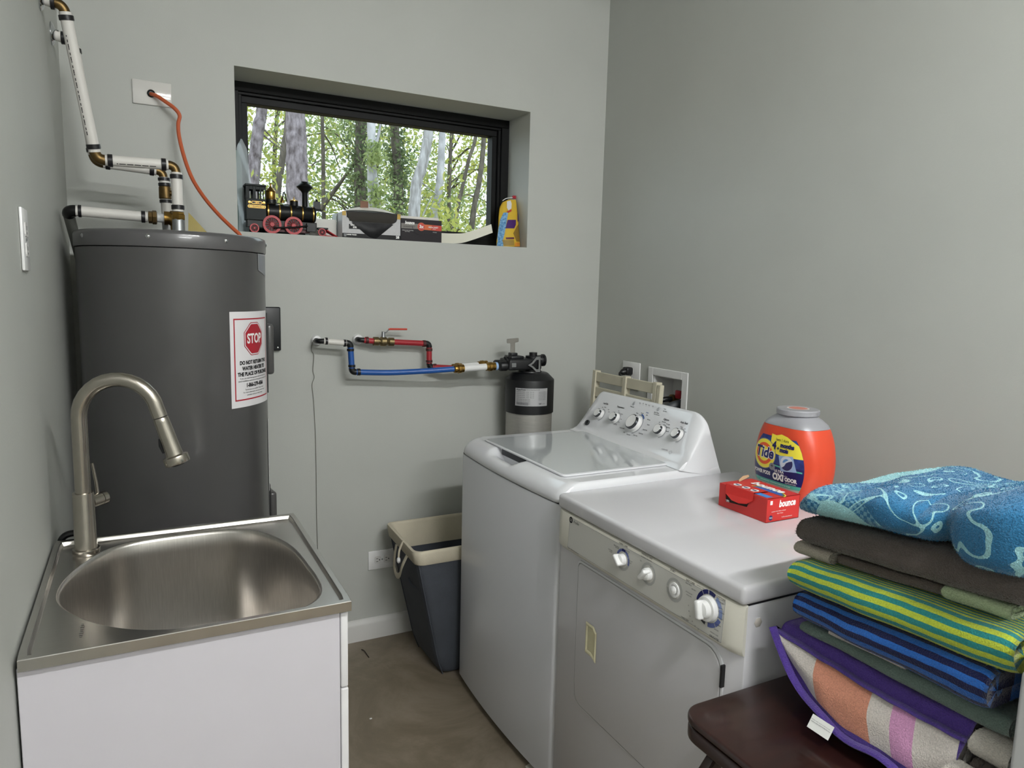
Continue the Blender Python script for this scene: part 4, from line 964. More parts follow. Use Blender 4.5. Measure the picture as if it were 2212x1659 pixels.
f = fw_(.1047); MB().grid(lambda a, b_: f(-.066+.052*a, -.034+.0125*b_), 4, 2).build('mark_field', mat('label_grey', (150, 150, 152), .4), lab); ft('WQA  gold seal', -.062, -.0275, .0055)
# head: bypass block, ports, plugs, clips and the T key
hz = lp(1110, 785, -.145).z
hd = MB().box(1.535, 1.69, -.180, -.085, hz-.026, hz+.020, .008, 3).build('valve_head', black_p, t)
MB().box(1.552, 1.612, -.165, -.100, hz+.019, hz+.032, .004, 2).build('bypass_cap', black_p, hd); MB().box(1.560, 1.590, -.148, -.116, hz+.031, hz+.044, .003, 2).build('key_socket', black_p, hd)
for y in (-.150, -.103):
    MB().lathe([(.019, 0), (.021, .003), (.021, .030), (.018, .034)], (1.505, y, e2.z), (1, 0, 0), n=26).build('port_nut', black_p, hd)
MB().cyl((1.668, FYC, 1.12), (1.668, FYC, hz+.030), .034, .032, n=30).build('outlet_tower', black_p, hd)
MB().cyl((1.668, FYC, hz+.029), (1.668, FYC, hz+.044), .017, n=24).build('tower_plug', black_p, hd)
MB().lathe([(.020, 0), (.022, .003), (.022, .02), (.026, .022), (.026, .030)], (1.690, FYC, hz+.010), (1, 0, 0), n=24).build('side_plug', black_p, hd)
for x in (1.520, 1.535): MB().tube([(x, -.182, hz+.018), (x-.012, -.188, hz+.030), (x+.01, -.15, hz+.034)], .004, 8).build('clip_arm', black_p, hd)
ck = MB(); oo = [(-.030, 0), (-.012, .010), (.010, .034), (.028, .034), (.028, -.030), (.010, -.030), (-.012, -.010)]
cl_ = MB(); m_ = len(oo); vs = []
for s_, d_ in ((1, 0), (.62, 0), (.62, .003), (1, .003)): vs += [V((1.648+u*s_+(.003 if s_ < 1 else 0), -.186-d_, hz-.004+v*s_)) for u, v in oo]
fs = [[j*m_+i, j*m_+(i+1) % m_, ((j+1) % 4)*m_+(i+1) % m_, ((j+1) % 4)*m_+i] for j in range(4) for i in range(m_)]
cl_.add(vs, fs).build('pull_clip', galv, hd, weld=True)
MB().box(1.545, 1.566, -.1835, -.1805, hz-.012, hz+.006, .002, 1).build('small_clip', galv, hd)
MB().prism([(-.011, 0), (.011, 0), (.0115, .052), (.028, .054), (.0295, .057), (.0295, .068), (.0275, .071), (-.0275, .069), (-.0295, .066), (-.0295, .055), (-.028, .051), (-.0115, .050)], (1.572, -.134, hz+.034), (1, .12, .02), (-.02, 0, 1), .003).build('t_key', mat('dull_steel', (156, 153, 146), .5, .6), t, bevel=(.0008, 1))
MB().box(1.64, 1.74, -.052, -.0008, .90, 1.10, .003, 1).build('wall_bracket', black_p, t)
# thin string hanging from the pipe collar
pts = [lp(x, y, yy) for x, y, yy in ((681, 731, -.02), (675, 740, -.014), (673, 757, -.006), (678, 768, -.006), (676, 800, -.005), (679, 815, -.005), (674, 832, -.005), (677, 860, -.004), (681, 930, -.004), (683, 1010, -.004), (684, 1100, -.004), (685, 1150, -.004), (688, 1230, -.004), (690, 1330, -.01))]
tag(MB().tube(smoothpts(pts, 6), .0011, 6).build('string', mat('grey_string', (120, 120, 112), .8), org=pts[0]), 'thin grey string hanging down the back wall from the pipe collar', 'string')
# ================================================================== LAUNDRY HAMPER
canvas = mat('charcoal_canvas', (66, 70, 78), .85, var=.08, vscale=14, bump=.3, bscale=300); cream = mat('cream_canvas', (196, 188, 168), .85, var=.05, vscale=14, bump=.3, bscale=300)
t = thing('laundry_hamper', 'charcoal canvas laundry hamper with cream folded rim beside the washer', 'hamper', (1.28, -.25, 0))
hz1 = .508
def hring(f, ins=0, lift=0):     # f 0 bottom .. 1 top
    x0 = 1.150+(1.050-1.150)*f; x1 = 1.44+.05*f; y0 = -.408-.008*f; y1 = -.125+.055*f
    if f < .12: x0 += .012*(1-f/.12); y0 += .006*(1-f/.12)
    r = .035; o = []
    w_, h_ = x1-x0-2*ins, y1-y0-2*ins
    for (u, v) in rrect(w_, h_, r, (x0+x1)/2, (y0+y1)/2, 6):
        a = math.atan2(v-(y0+y1)/2, u-(x0+x1)/2)
        wv = .004*math.sin(a*5+f*4)*(1-f)+.003*math.sin(a*9+2*f)
        o.append(V((u+wv, v+wv*.4, hz1*f+lift+.004*math.sin(a*3)*(f))))
    return o
def loops(rs, cap=None):
    mb = MB(); n = len(rs[0]); mb.add([p for r in rs for p in r], [[i*n+k, i*n+(k+1) % n, (i+1)*n+(k+1) % n, (i+1)*n+k] for i in range(len(rs)-1) for k in range(n)] + ([[k for k in range(n)][::-1]] if cap == 'bot' else []))
    return mb
fsq = [0, .02, .06, .12, .2, .3, .45, .6, .75, .88, 1.0]
rs = [hring(f, .012 if f == 0 else 0, .002) for f in fsq]; inn = [hring(f, .006) for f in fsq[::-1]]
loops(rs+inn[:-1]+[hring(.03, .02)], 'bot').build('bag', canvas, t, angle=60)
rim = loops([hring(.905, -.003), hring(.915, -.006), hring(.99, -.006), hring(1.0, -.004, .004), hring(1.0, .002, .006), hring(1.0, .008, .003), hring(.99, .010), hring(.80, .010), hring(.80, .007)]).build('folded_rim', cream, t, angle=60)
MB().tube([hring(k/12, -.0012)[17] for k in range(12)], .0022, 6).build('seam', canvas, t); MB().tube([hring(k/12, -.0012)[13] for k in range(12)], .0018, 6).build('seam', canvas, t)
# strap loop and draw cord on the left side
MB().tube(smoothpts([(1.047, -.33, .47), (1.030, -.325, .43), (1.028, -.30, .385), (1.028, -.26, .372), (1.028, -.235, .40), (1.034, -.225, .44), (1.042, -.22, .475)], 6), .011, 8, squash=.18).build('strap_handle', cream, t)
MB().tube(smoothpts([(1.047, -.29, .515), (1.033, -.285, .48), (1.030, -.283, .45)], 5), .004, 8).build('draw_cord', cream, t)
MB().ball((1.030, -.283, .437), .011, 14, (.7, .9, 1.1)).build('cord_tassel', white_p, t)
MB().tube(smoothpts([(1.083, -.36, .345), (1.078, -.30, .335), (1.078, -.26, .35)], 5), .003, 6).build('pocket_edge', canvas, t)
# ================================================================== CREAM SLATTED RACK BEHIND WASHER
crm = mat('cream_painted_slats', (202, 196, 176), .5, var=.05, vscale=12)
t = thing('slatted_panel', 'cream slatted folding panel leaning between the washer and the wall', 'panel', (1.96, -.40, 0))
S = Matrix.Translation((1.955, 0, 0)) @ Matrix.Rotation(math.radians(3.2), 4, 'Y') @ Matrix.Translation((-1.955, 0, 0))
rk0, rk1, rtop = -.645, -.178, 1.122
def rb(x0, x1, y0, y1, z0, z1, name, parent=t): return MB().box(x0, x1, y0, y1, z0, z1, .0015, 1, M=Matrix.Translation((-.05, 0, 0)) @ S).build(name, crm, parent)
for y in (rk1-.020, (rk0+rk1)/2-.005, rk0+.032): rb(1.93, 1.958, y-.011, y+.011, .004, rtop+(.004 if y != rk0 else 0), 'post')
rb(1.930, 1.950, rk0-.002, rk0+.018, .004, rtop-.004, 'post')
rb(1.940, 1.960, rk1-.007, rk1+.006, .004, rtop+.004, 'post')
z = rtop
while z > .12:
    for a, b_ in ((rk1-.031, (rk0+rk1)/2+.006), ((rk0+rk1)/2-.016, rk0+.043)): rb(1.936, 1.948, b_, a, z-.043, z-.001, 'slat')
    z -= .066
# ================================================================== VALVE BOX IN RIGHT WALL
t = thing('washer_valve_box', 'white recessed washer outlet box in the right wall with a red valve', 'valve box', (RW, -.52, .86))
by0, by1, bz0, bz1 = -.646, -.400, .80, 1.160
mb = MB(); X0 = RW-.006; X1 = RW-.0006
mb.box(X0, X1, by0, BY0+.0, bz0, bz1, .002, 1); mb.box(X0, X1, BY1, by1, bz0, bz1, .002, 1); mb.box(X0, X1, BY0, BY1, BZ1, bz1, .002, 1); mb.box(X0, X1, BY0, BY1, bz0, BZ0, .002, 1)
fmz = mb.build('face_frame', white_p, t)
mb = MB(); th = .002
mb.box(RW, RW+.105, BY0+.0005, BY0+.003, BZ0, BZ1); mb.box(RW, RW+.105, BY1-.003, BY1-.0005, BZ0, BZ1); mb.box(RW, RW+.105, BY0+.003, BY1-.003, BZ1-.003, BZ1-.0005); mb.box(RW, RW+.105, BY0+.003, BY1-.003, BZ0+.0005, BZ0+.003); mb.box(RW+.102, RW+.105, BY0+.003, BY1-.003, BZ0+.003, BZ1-.003)
mb.build('recess', white_p, t, flat=True)
yv = -.500
MB().lathe([(.012, 0), (.016, .002), (.016, .02), (.019, .022), (.019, .034), (.012, .036)], (RW+.075, yv, 1.035), (-1, 0, 0), n=20).build('valve_body', bronze, t)
MB().tube(smoothpts([(RW+.045, yv, 1.035), (RW+.0, yv+.01, 1.03), (RW-.03, yv+.04, 1.0), (RW-.045, yv+.06, .93), (RW-.05, yv+.06, .80)], 6), .0115, 12).build('supply_hose', black_p, t)
MB().box(RW+.048, RW+.058, yv-.045, yv-.012, 1.040, 1.074, .004, 2).build('red_handle', mat('red_plastic', (170, 24, 44), .4), t)
MB().tube(smoothpts([(RW+.07, yv-.06, .99), (RW+.05, yv-.065, 1.018), (RW+.02, yv-.065, 1.022), (RW-.02, yv-.05, 1.0), (RW-.045, yv-.03, .93), (RW-.05, yv-.03, .8)], 6), .0185, 14).build('drain_hose', mat('grey_hose', (62, 66, 70), .5), t)
# ================================================================== DETERGENT TUB on the dryer
orange_t = mat('orange_tub', (206, 70, 42), .35, var=.02, vscale=30, bump=.08, bscale=400); silver_t = mat('silver_lid', (166, 166, 172), .35, .35)
tx, ty, tz = 1.765, -1.440, DT+.0008
t = thing('detergent_tub', 'orange laundry pod tub with silver lid standing on the dryer', 'detergent tub', (tx, ty, tz))
def tubring(hx, hy, z, n=3.2, N=72):
    o = []
    for k in range(N):
        a = 2*PI*k/N; c, s = math.cos(a), math.sin(a); r = (abs(c/hx)**n+abs(s/hy)**n)**(-1/n); o.append(V((tx+r*c, ty+r*s, tz+z)))
    return o
TH = .208
def tw(z):     # half width along y, half depth along x
    q = z/.215; e = math.sqrt(max(0, 1-((q-.5)/.62)**2)); return .105*(.30+.70*e), .070*(.62+.38*e)
lv = [(.030, .040, 0)]
zs = [0, .003, .008, .016, .03, .045, .065, .085, .105, .125, .145, .165, .18, .195, .205]
rs = [tubring(tw(max(z, .002))[1]*(1-.10*(1-min(1, z/.012))), tw(max(z, .002))[0]*(1-.16*(1-min(1, z/.02))), z) for z in zs]
def lp_(rs, bot=True, top=True):
    mb = MB(); n = len(rs[0]); fs = [[i*n+k, i*n+(k+1) % n, (i+1)*n+(k+1) % n, (i+1)*n+k] for i in range(len(rs)-1) for k in range(n)]
    if bot: fs.append([k for k in range(n)][::-1])
    if top: fs.append([(len(rs)-1)*n+k for k in range(n)])
    mb.add([p for r in rs for p in r], fs); return mb
tub = lp_(rs).build('tub', orange_t, t, angle=50)
s1, s0 = tw(.205); 
sh = lp_([tubring(tw(.2055)[1], tw(.2055)[0], .2055), tubring(tw(.214)[1]*.995, tw(.214)[0]*.99, .214), tubring(.052, .062, .226, 2.6), tubring(.047, .054, .232, 2.2), tubring(.046, .050, .236, 2)]).build('collar', silver_t, t, angle=60)
MB().lathe([(.045, .234), (.0535, .236), (.0545, .238), (.0545, .2485), (.0525, .251), (.030, .2515), (.029, .250), (.0005, .250)], (tx, ty, tz), n=60).build('lid', silver_t, t, angle=25)
lidx = [o for o in t.children if o.name.startswith('lid')][0]
decal(circ(.029), mat('lid_white', (226, 220, 216), .4), lidx, (tx, ty, tz+.2516), (0, -1, 0), (1, 0, 0), .0003); decal(circ(.024), mat('lid_pink', (200, 120, 104), .4), lidx, (tx, ty, tz+.2516), (0, -1, 0), (1, 0, 0), .0006)
for k in range(9):
    a = math.radians(-62+5*k); d = V((math.cos(a), math.sin(a), 0)); c = V((tx, ty, tz+.2435))+d*.0545
    MB().box(-.0012, .0012, -.0008, .0008, -.0045, .0045, M=Matrix.Translation(c) @ Matrix.Rotation(a, 4, 'Z')).build('grip_rib', silver_t, lidx)
# front label follows the tub's front face
NSE = 3.2
def tface(u, v, lift):
    z = .103+v; hy, hx = tw(z); hx += lift; hy += lift
    uu = max(-hy*.985, min(hy*.985, u)); r = hx*(1-abs(uu/hy)**NSE)**(1/NSE); return V((tx-r, ty-uu, tz+z))
def tl(out, m, lift, name, parent=tub):
    # densify and triangulate as a fan of strips from its own outline
    P = []
    for i in range(len(out)):
        a, b_ = out[i], out[(i+1) % len(out)]; L = math.hypot(b_[0]-a[0], b_[1]-a[1]); k = max(1, int(L/.006))
        for j in range(k): P.append((a[0]+(b_[0]-a[0])*j/k, a[1]+(b_[1]-a[1])*j/k))
    bm_ = bmesh.new(); vs = [bm_.verts.new((p[0], p[1], 0)) for p in P]; f = bm_.faces.new(vs)
    bmesh.ops.triangulate(bm_, faces=[f])
    for it in range(3):
        es = [e for e in bm_.edges if e.calc_length() > .011]
        if not es: break
        bmesh.ops.subdivide_edges(bm_, edges=es, cuts=1); bmesh.ops.triangulate(bm_, faces=bm_.faces[:])
    bm_.verts.index_update(); mb = MB(); mb.add([tface(v.co.x, v.co.y, lift) for v in bm_.verts], [[v.index for v in f.verts] for f in bm_.faces]); bm_.free()
    return mb.build(name, m, parent)
def lab_half(v):       # half width of the label at height v
    q = (v+.086)/.172; return .078*math.sqrt(max(0, 1-((q-.47)/.60)**2))+.006
def lab_out(v0, v1, n=14):
    vs = [v0+(v1-v0)*k/n for k in range(n+1)]
    return [(-lab_half(v), v) for v in vs[::-1]] + [(lab_half(v), v) for v in vs]
navy = mat('label_navy', (24, 34, 100), .35, col2=(46, 70, 140), vscale=60); navy2 = mat('label_navy_plain', (22, 28, 92), .35); yel = mat('label_yellow', (240, 226, 70), .35); teal = mat('label_teal', (84, 176, 158), .35); lgrey = mat('label_grey_field', (176, 170, 160), .35); lor = mat('label_orange', (226, 90, 40), .35); lsil = mat('label_silver_ring', (130, 132, 140), .3)
tl(lab_out(-.086, -.046), lgrey, .0006, 'label_foot'); tl(lab_out(-.056, -.046), teal, .0008, 'label_teal_band'); tl(lab_out(-.047, .074), navy2, .0007, 'label_field')
tl(lab_out(.002, .074), navy, .0009, 'label_top')
tl([(-.022, .032), (.020, .026), (lab_half(.028), .028), (lab_half(.046), .046), (lab_half(.062), .062), (.030, .079), (.010, .083), (-.006, .078), (-.022, .080)], yel, .0011, 'label_flash')
tl([(-.020, -.004), (.080, -.009), (.080, -.005), (-.020, 0)], teal, .0011, 'label_line')
bc = (-.042, .022)
tl(circ(.0415, *bc, n=32), lsil, .0013, 'bullseye_rim'); tl(circ(.0395, *bc, n=32), yel, .0015, 'bullseye_yellow'); tl(circ(.030, *bc, n=28), lor, .0017, 'bullseye_orange'); tl(circ(.021, *bc, n=24), yel, .0019, 'bullseye_core')
tl(circ(.010, bc[0]+.032, bc[1]-.030, n=20), lsil, .0017, 'plus_disc')
def tt(s, u, v, size, m, al='CENTER', bold=0, shear=0, sx=.9, lift=.0022): text(s, size, m, tub, None, None, None, al, sx=sx, warp=lambda a, b_: tface(a+u, b_+v, lift), bold=bold, shear=shear)
tt('Tide', bc[0]+.002, bc[1]+.003, .040, ink_w, bold=.0030, shear=.12, lift=.0021); tt('Tide', bc[0]+.002, bc[1]+.003, .040, navy2, bold=.0012, shear=.12, lift=.0025)
tt('+', bc[0]+.032, bc[1]-.029, .020, ink, lift=.0021)
tt('lasts | dure', .016, .068, .0105, ink); tt('4', -.008, .050, .028, navy2, bold=.0014); tt('+', .005, .044, .014, navy2, bold=.0008); tt('months', .033, .055, .0155, navy2, bold=.0010); tt('mois', .025, .042, .0155, navy2, bold=.0010)
tt('POWER PODS', -.046, -.029, .0135, ink_w, bold=.0006, sx=.74); tt('ULTRA', .014, -.0165, .0095, ink_w, bold=.0003, sx=1.1); tt('OXI', .012, -.0325, .024, ink_w, bold=.0015, sx=.85); tt('WITH', .036, -.025, .0050, ink_w); tt('ODOR', .051, -.033, .0135, ink_w, bold=.0009, sx=.85); tt('ELIMINATORS', .051, -.0425, .0056, ink_w)
tt('ODOR ELIMINATORS · ÉLIMINATEURS D\'ODEURS ET DE TACHES', 0, -.0512, .0044, ink_w, sx=.8)
tt('HARMFUL IF PUT IN MOUTH', .014, -.064, .0055, ink, bold=.0002, sx=.75); tt('keep out of reach of children', .012, -.070, .0045, ink, sx=.75); tt('NOCIF SI MIS EN BOUCHE', .012, -.076, .0055, ink, bold=.0002, sx=.75)
for cx in (-.050, -.032): tl(circ(.0078, cx, -.067, n=18), red_ink, .0010, 'caution_ring'); tl(circ(.0064, cx, -.067, n=18), ink_w, .0013, 'caution_disc'); tl([(cx-.0045, -.0715), (cx-.0035, -.0725), (cx+.0045, -.0625), (cx+.0035, -.0615)], red_ink, .0017, 'caution_bar'); tl(circ(.0022, cx, -.065, n=10), ink, .0015, 'caution_figure')
# the pod pictured on the label
pod = mat('pod_white', (206, 216, 228), .3); podn = mat('pod_navy', (40, 44, 92), .3); podb = mat('pod_blue', (92, 140, 196), .3); podf = mat('pod_film', (150, 178, 214), .3)
pc = (.033, .010)
tl([(-.024+pc[0], .016+pc[1]), (.020+pc[0], .022+pc[1]), (.034+pc[0], -.018+pc[1]), (-.014+pc[0], -.024+pc[1])], podf, .0012, 'pod_film'); tl(circ(.0195, pc[0]+.003, pc[1], n=26), pod, .0014, 'pod_shape')
tl([(pc[0]+.003+.0188*math.cos(a), pc[1]+.0188*math.sin(a)) for a in [math.radians(-135+165*k/12) for k in range(13)]]+[(pc[0]+.010, pc[1]+.006), (pc[0]+.002, pc[1]+.001), (pc[0]-.003, pc[1]-.008)], podn, .0017, 'pod_swirl')
tl([(pc[0]+.003+.012*math.cos(a), pc[1]+.012*math.sin(a)) for a in [math.radians(60+120*k/8) for k in range(9)]]+[(pc[0]-.004, pc[1]+.001), (pc[0]+.002, pc[1]+.006)], podb, .0016, 'pod_swirl')

# ================================================================== RED DRYER SHEET BOX on the dryer
rb_m = mat('red_carton', (196, 44, 40), .42, var=.02, vscale=20); rb_d = mat('red_carton_inside', (96, 80, 66), .8)
bx0, bx1, by_0, by_1, bz_ = 1.536, 1.648, -1.566, -1.404, DT+.0006; bh = .060; bzt = bz_+bh
t = thing('dryer_sheet_box', 'red dryer sheet box with torn front flap lying on the dryer', 'box', ((bx0+bx1)/2, (by_0+by_1)/2, bz_))
# carton with a missing wedge at the front top edge
wy_a, wy_b = -1.425, -1.520
mb = MB()
mb.box(bx0, bx1, by_0, by_1, bz_, bz_+.001); mb.box(bx1-.001, bx1, by_0, by_1, bz_, bzt); mb.box(bx0, bx1, by_0, by_0+.001, bz_, bzt); mb.box(bx0, bx1, by_1-.001, by_1, bz_, bzt)
mb.prism([(-by_1, bz_), (-by_0, bz_), (-by_0, bzt), (-wy_b, bzt), (-wy_b+.012-.03, bz_+.022), (-wy_a+.004, bz_+.016), (-wy_a, bzt), (-by_1, bzt)], (bx0, 0, 0), (0, -1, 0), (0, 0, 1), .001)
mb.prism([(bx0, by_1), (bx0, wy_a), (bx0+.05, wy_a), (bx0+.05, wy_b), (bx0, wy_b), (bx0, by_0), (bx1, by_0), (bx1, by_1)], (0, 0, bzt-.001), (1, 0, 0), (0, 1, 0), .001)
cart = mb.build('carton', rb_m, t, flat=True, weld=True)
MB().box(bx0+.002, bx1-.002, by_0+.002, by_1-.002, bz_+.002, bz_+.040).build('dryer_sheets', mat('shaded_sheet', (60, 52, 48), .9), t)  # white sheets coloured dark brown, standing in for shade inside the torn carton
flap = MB(); fl_pts = [(wy_b, 0), (wy_b-.006, .036), (wy_b+.012, .050), (wy_b+.04, .056), (wy_b+.07, .052), (wy_a-.002, .038), (wy_a, 0)]
vs = []
for d_ in (0, .0008):
    vs += [V((bx0+.050-.052*min(1, q/.036)-(.016*max(0, (q-.036)/.02)), y, bzt+.001+d_-.001*min(1, q/.036)-(.022*max(0, (q-.036)/.02)))) for y, q in [(wy_b, 0)]+[(wy_a, 0)]]
R1 = [(wy_b, .050, bzt+.002), (wy_b, .000, bzt+.003), (wy_b-.004, -.006, bzt-.014), (wy_b+.010, -.012, bzt-.026), (wy_b+.035, -.014, bzt-.031), (wy_b+.06, -.013, bzt-.030), (wy_a-.006, -.006, bzt-.020), (wy_a, .000, bzt+.003), (wy_a, .050, bzt+.002)]
v_ = [V((bx0+x, y, z)) for y, x, z in R1]; flap.add(v_+[p+V((.0008, 0, -.0008)) for p in v_], [[0, 8, 7, 1], [1, 7, 6, 2], [2, 6, 5, 3], [3, 5, 4], [9, 10, 16, 17], [10, 11, 15, 16], [11, 12, 14, 15], [12, 13, 14]])
flp = flap.build('torn_flap', rb_m, t, flat=True)
MB().prism([(0, 0), (.046, .004), (.044, .010), (.02, .012), (0, .006)], (bx0+.052, wy_a+.006, bzt+.0005), (.9, .1, .1), (0, .3, .9), .0007).build('torn_edge', mat('raw_card', (176, 146, 112), .8), t)
def bt(s, o, X, Y, size, m=ink_w, **k): text(s, size, m, cart, o, X, Y, **k)
bt('bounce', (bx0+.068, by_0, bz_+.043), (1, 0, 0), (0, .0, 1), .024, bold=.0010, shear=.15, sx=.80)
bt('outdoor fresh fabric softener', (bx0+.040, by_0, bz_+.026), (1, 0, 0), (0, 0, 1), .0042); bt('dryer sheets', (bx0+.045, by_0, bz_+.020), (1, 0, 0), (0, 0, 1), .0042); bt('feuilles assouplissantes', (bx0+.07, by_0, bz_+.009), (1, 0, 0), (0, 0, 1), .004)
decal(circ(.0065, n=20), navy2, cart, (bx0+.014, by_0, bz_+.011), (1, 0, 0), (0, 0, 1), .0004); bt('P&G', (bx0+.014, by_0, bz_+.011), (1, 0, 0), (0, 0, 1), .006, lift=.0008)
decal(rect(.008, .010), ink_w, cart, (bx0+.013, by_0, bz_+.049), (1, 0, 0), (0, 0, 1), .0004)
bt('boun', (bx0, by_1-.022, bz_+.019), (0, -1, 0), (0, 0, 1), .017, bold=.0007, shear=.15, sx=.8)
# printed top: blue patch, yellow arc, lettering
for r_, m_, lf in ((.048, yel, .0004), (.045, mat('print_olive', (96, 104, 60), .4), .0006), (.040, mat('print_blue', (52, 90, 170), .4), .0008)):
    decal([(.0+r_*1.15*math.cos(a), r_*.62*math.sin(a)) for a in [PI*k/16 for k in range(17)]], m_, cart, (bx0+.052, by_0+.052, bzt), (0, -1, 0), (1, 0, 0), lf)
decal(rect(.056, .020), mat('print_bright_blue', (60, 130, 206), .4), cart, (bx0+.016, by_0+.036, bzt), (0, -1, 0), (1, 0, 0), .0005)
bt('bounce', (bx0+.082, by_0+.075, bzt), (0, -1, 0), (1, 0, 0), .038, bold=.0016, shear=.1, lift=.0012, sx=.9)
for k in range(3):
    c = V((bx0+.020, wy_b+.016+.029*k, bzt+.0031)); decal(circ(.0105, n=22), ink_w, flp, c, (0, -1, 0), (1, 0, 0), .0004); decal([(-.006, -.004), (.006, -.004), (.0075, .003), (-.0075, .003)], navy2, flp, c, (0, -1, 0), (1, 0, 0), .0008)
    text('helps reduce static', .0032, ink_w, flp, c+V((-.014, 0, 0)), (0, -1, 0), (1, 0, 0))
# ================================================================== THINGS ON THE WINDOW SILL
SZL = WZ0+.0006
gold = mat('gold_trim', (176, 140, 74), .28, 1); tblack = mat('train_black', (13, 14, 16), .4, spec=.3); tgreen = mat('train_dark_green', (14, 23, 23), .5, spec=.25); tred = mat('train_red', (176, 40, 48), .42)
TYF = .030; TW = .062
def tp(X, Y, y=TYF): return at(515+X/9.617, 370+Y/9.617, 1, y)
o0 = tp(1000, 1270); o0.z = SZL
t = thing('toy_train', 'black toy steam locomotive with red spoked wheels on the window sill', 'toy train', (o0.x, TYF+TW/2, SZL))
def tz(Y, X=1000): return tp(X, Y).z - (tp(X, 1268).z-SZL)
def tx_(X): return tp(X, 900).x
yc = TYF+TW/2
def tb(X0, X1, Y0, Y1, y0, y1, m, name, parent=t, r=.001): return MB().box(tx_(X0), tx_(X1), y0, y1, tz(Y1, (X0+X1)/2), tz(Y0, (X0+X1)/2), r, 1).build(name, m, parent)
cabp = tb(165, 585, 560, 1000, TYF+.002, TYF+TW-.002, tgreen, 'cab')
tb(150, 590, 262, 300, TYF-.003, TYF+TW+.003, tgreen, 'cab_roof', cabp)
for y in (TYF+.003, TYF+TW-.006):
    for a, b_ in ((165, 240), (312, 372), (452, 488), (562, 585)): tb(a, b_, 295, 565, y, y+.003, tgreen, 'cab_post', cabp, .0005)
    for a, b_ in ((240, 312), (372, 452), (488, 562)): tb(a, b_, 295, 372, y, y+.003, tgreen, 'window_header', cabp, .0005)
bz_c = tz(812); br_ = (tz(640)-tz(985))/2
boiler = MB().lathe([(br_*.2, -.002), (br_*.85, 0), (br_, .004), (br_, tx_(1600)-tx_(585)), (br_*.9, tx_(1625)-tx_(585)), (br_*.5, tx_(1640)-tx_(585))], (tx_(585), yc, bz_c), (1, 0, 0), n=40).build('boiler', tblack, t)
for X in (628, 868, 1105, 1345, 1568): MB().lathe([(br_+.0002, -.003), (br_+.0012, -.002), (br_+.0012, .002), (br_+.0002, .003)], (tx_(X), yc, bz_c), (1, 0, 0), n=40).build('boiler_band', gold, boiler)
tb(190, 1640, 985, 1150, TYF+.010, TYF+TW-.010, tblack, 'chassis'); tb(590, 1500, 1100, 1215, TYF+.016, TYF+TW-.016, mat('train_dark_red', (70, 16, 24), .5), 'underframe')
tb(1420, 1610, 1005, 1185, TYF+.001, TYF+.02, mat('train_grey', (30, 32, 34), .5), 'cylinder_block')
def wheel(X, r9, name):
    r = r9/9.617*.00172; c = V((tx_(X), TYF+.004, SZL+r+.0002)); D = V((0, 1, 0))
    w = MB(); m = 36
    w.lathe([(r*.74, -.0022), (r, -.0022), (r, .004), (r*.74, .004), (r*.74, -.0022)], c, D, n=m, caps=False)
    wh = w.build(name, tred, t)
    MB().lathe([(r*.22, -.003), (r*.22, .004)], c, D, n=20).build('hub', tred, wh)
    for k in range(14 if r9 > 120 else 10):
        a = 2*PI*k/(14 if r9 > 120 else 10); d = V((math.cos(a), 0, math.sin(a))); MB().cyl(c+d*r*.2, c+d*r*.76, r*.030, n=6, caps=False).build('spoke', tred, wh)
    MB().lathe([(r*.73, .003), (r*.73, .0045)], c, D, n=24).build('wheel_back', tblack, wh)
    return c, r
wb1 = wheel(700, 186, 'driving_wheel'); wb2 = wheel(1150, 186, 'driving_wheel'); wheel(330, 92, 'small_wheel'); wheel(1740, 84, 'small_wheel')
MB().tube([wb1[0]+V((.004, -.005, -.012)), wb2[0]+V((.006, -.005, -.006)), wb2[0]+V((.05, -.005, .002))], .0032, 8).build('connecting_rod', tblack, t)
def tl_(X, prof, m, name, parent=t): return MB().lathe([(r/9.617*.00172, tz(Y, X)) for r, Y in prof], (tx_(X), yc, 0), n=32).build(name, m, parent)
st = tl_(1418, [(60, 700), (58, 380), (75, 340), (120, 300), (170, 245), (168, 238), (120, 190), (75, 150), (72, 135), (60, 135), (50, 170)], tblack, 'smokestack')
d1_ = tl_(708, [(105, 600), (100, 545), (108, 540), (104, 530), (98, 520), (100, 390), (112, 378), (100, 365), (60, 320), (30, 290), (18, 270), (16, 210), (18, 206), (2, 204)], gold, 'steam_dome')
tl_(708, [(112, 625), (110, 550), (90, 545)], tblack, 'dome_base', d1_)
d2_ = tl_(1190, [(86, 690), (84, 555), (70, 548)], tblack, 'sand_dome'); tl_(1190, [(86, 556), (84, 540), (40, 520), (14, 500), (8, 465), (1, 460)], gold, 'sand_dome_cap', d2_)
bl = tl_(945, [(46, 600), (40, 560), (30, 520), (22, 480), (4, 470)], gold, 'bell'); MB().tube([tp(900, 640, yc-.012), tp(935, 440, yc-.006), tp(955, 430, yc+.006), tp(1010, 640, yc+.012)], .0022, 6).build('bell_bracket', tblack, bl)
hl = tb(1600, 1730, 540, 700, yc-.012, yc+.012, mat('train_grey', (30, 32, 34), .5), 'headlamp'); tl_(1665, [(32, 545), (28, 515), (18, 500), (14, 484), (2, 482)], tblack, 'headlamp_cap', hl); tb(1590, 1745, 700, 730, yc-.014, yc+.014, tblack, 'headlamp_shelf', hl)
for y in (yc-.024, yc+.024): MB().tube([V((tx_(790), y, tz(625, 790))), V((tx_(1790), y, tz(722, 1790)))], .0014, 6).build('handrail', tblack, t)
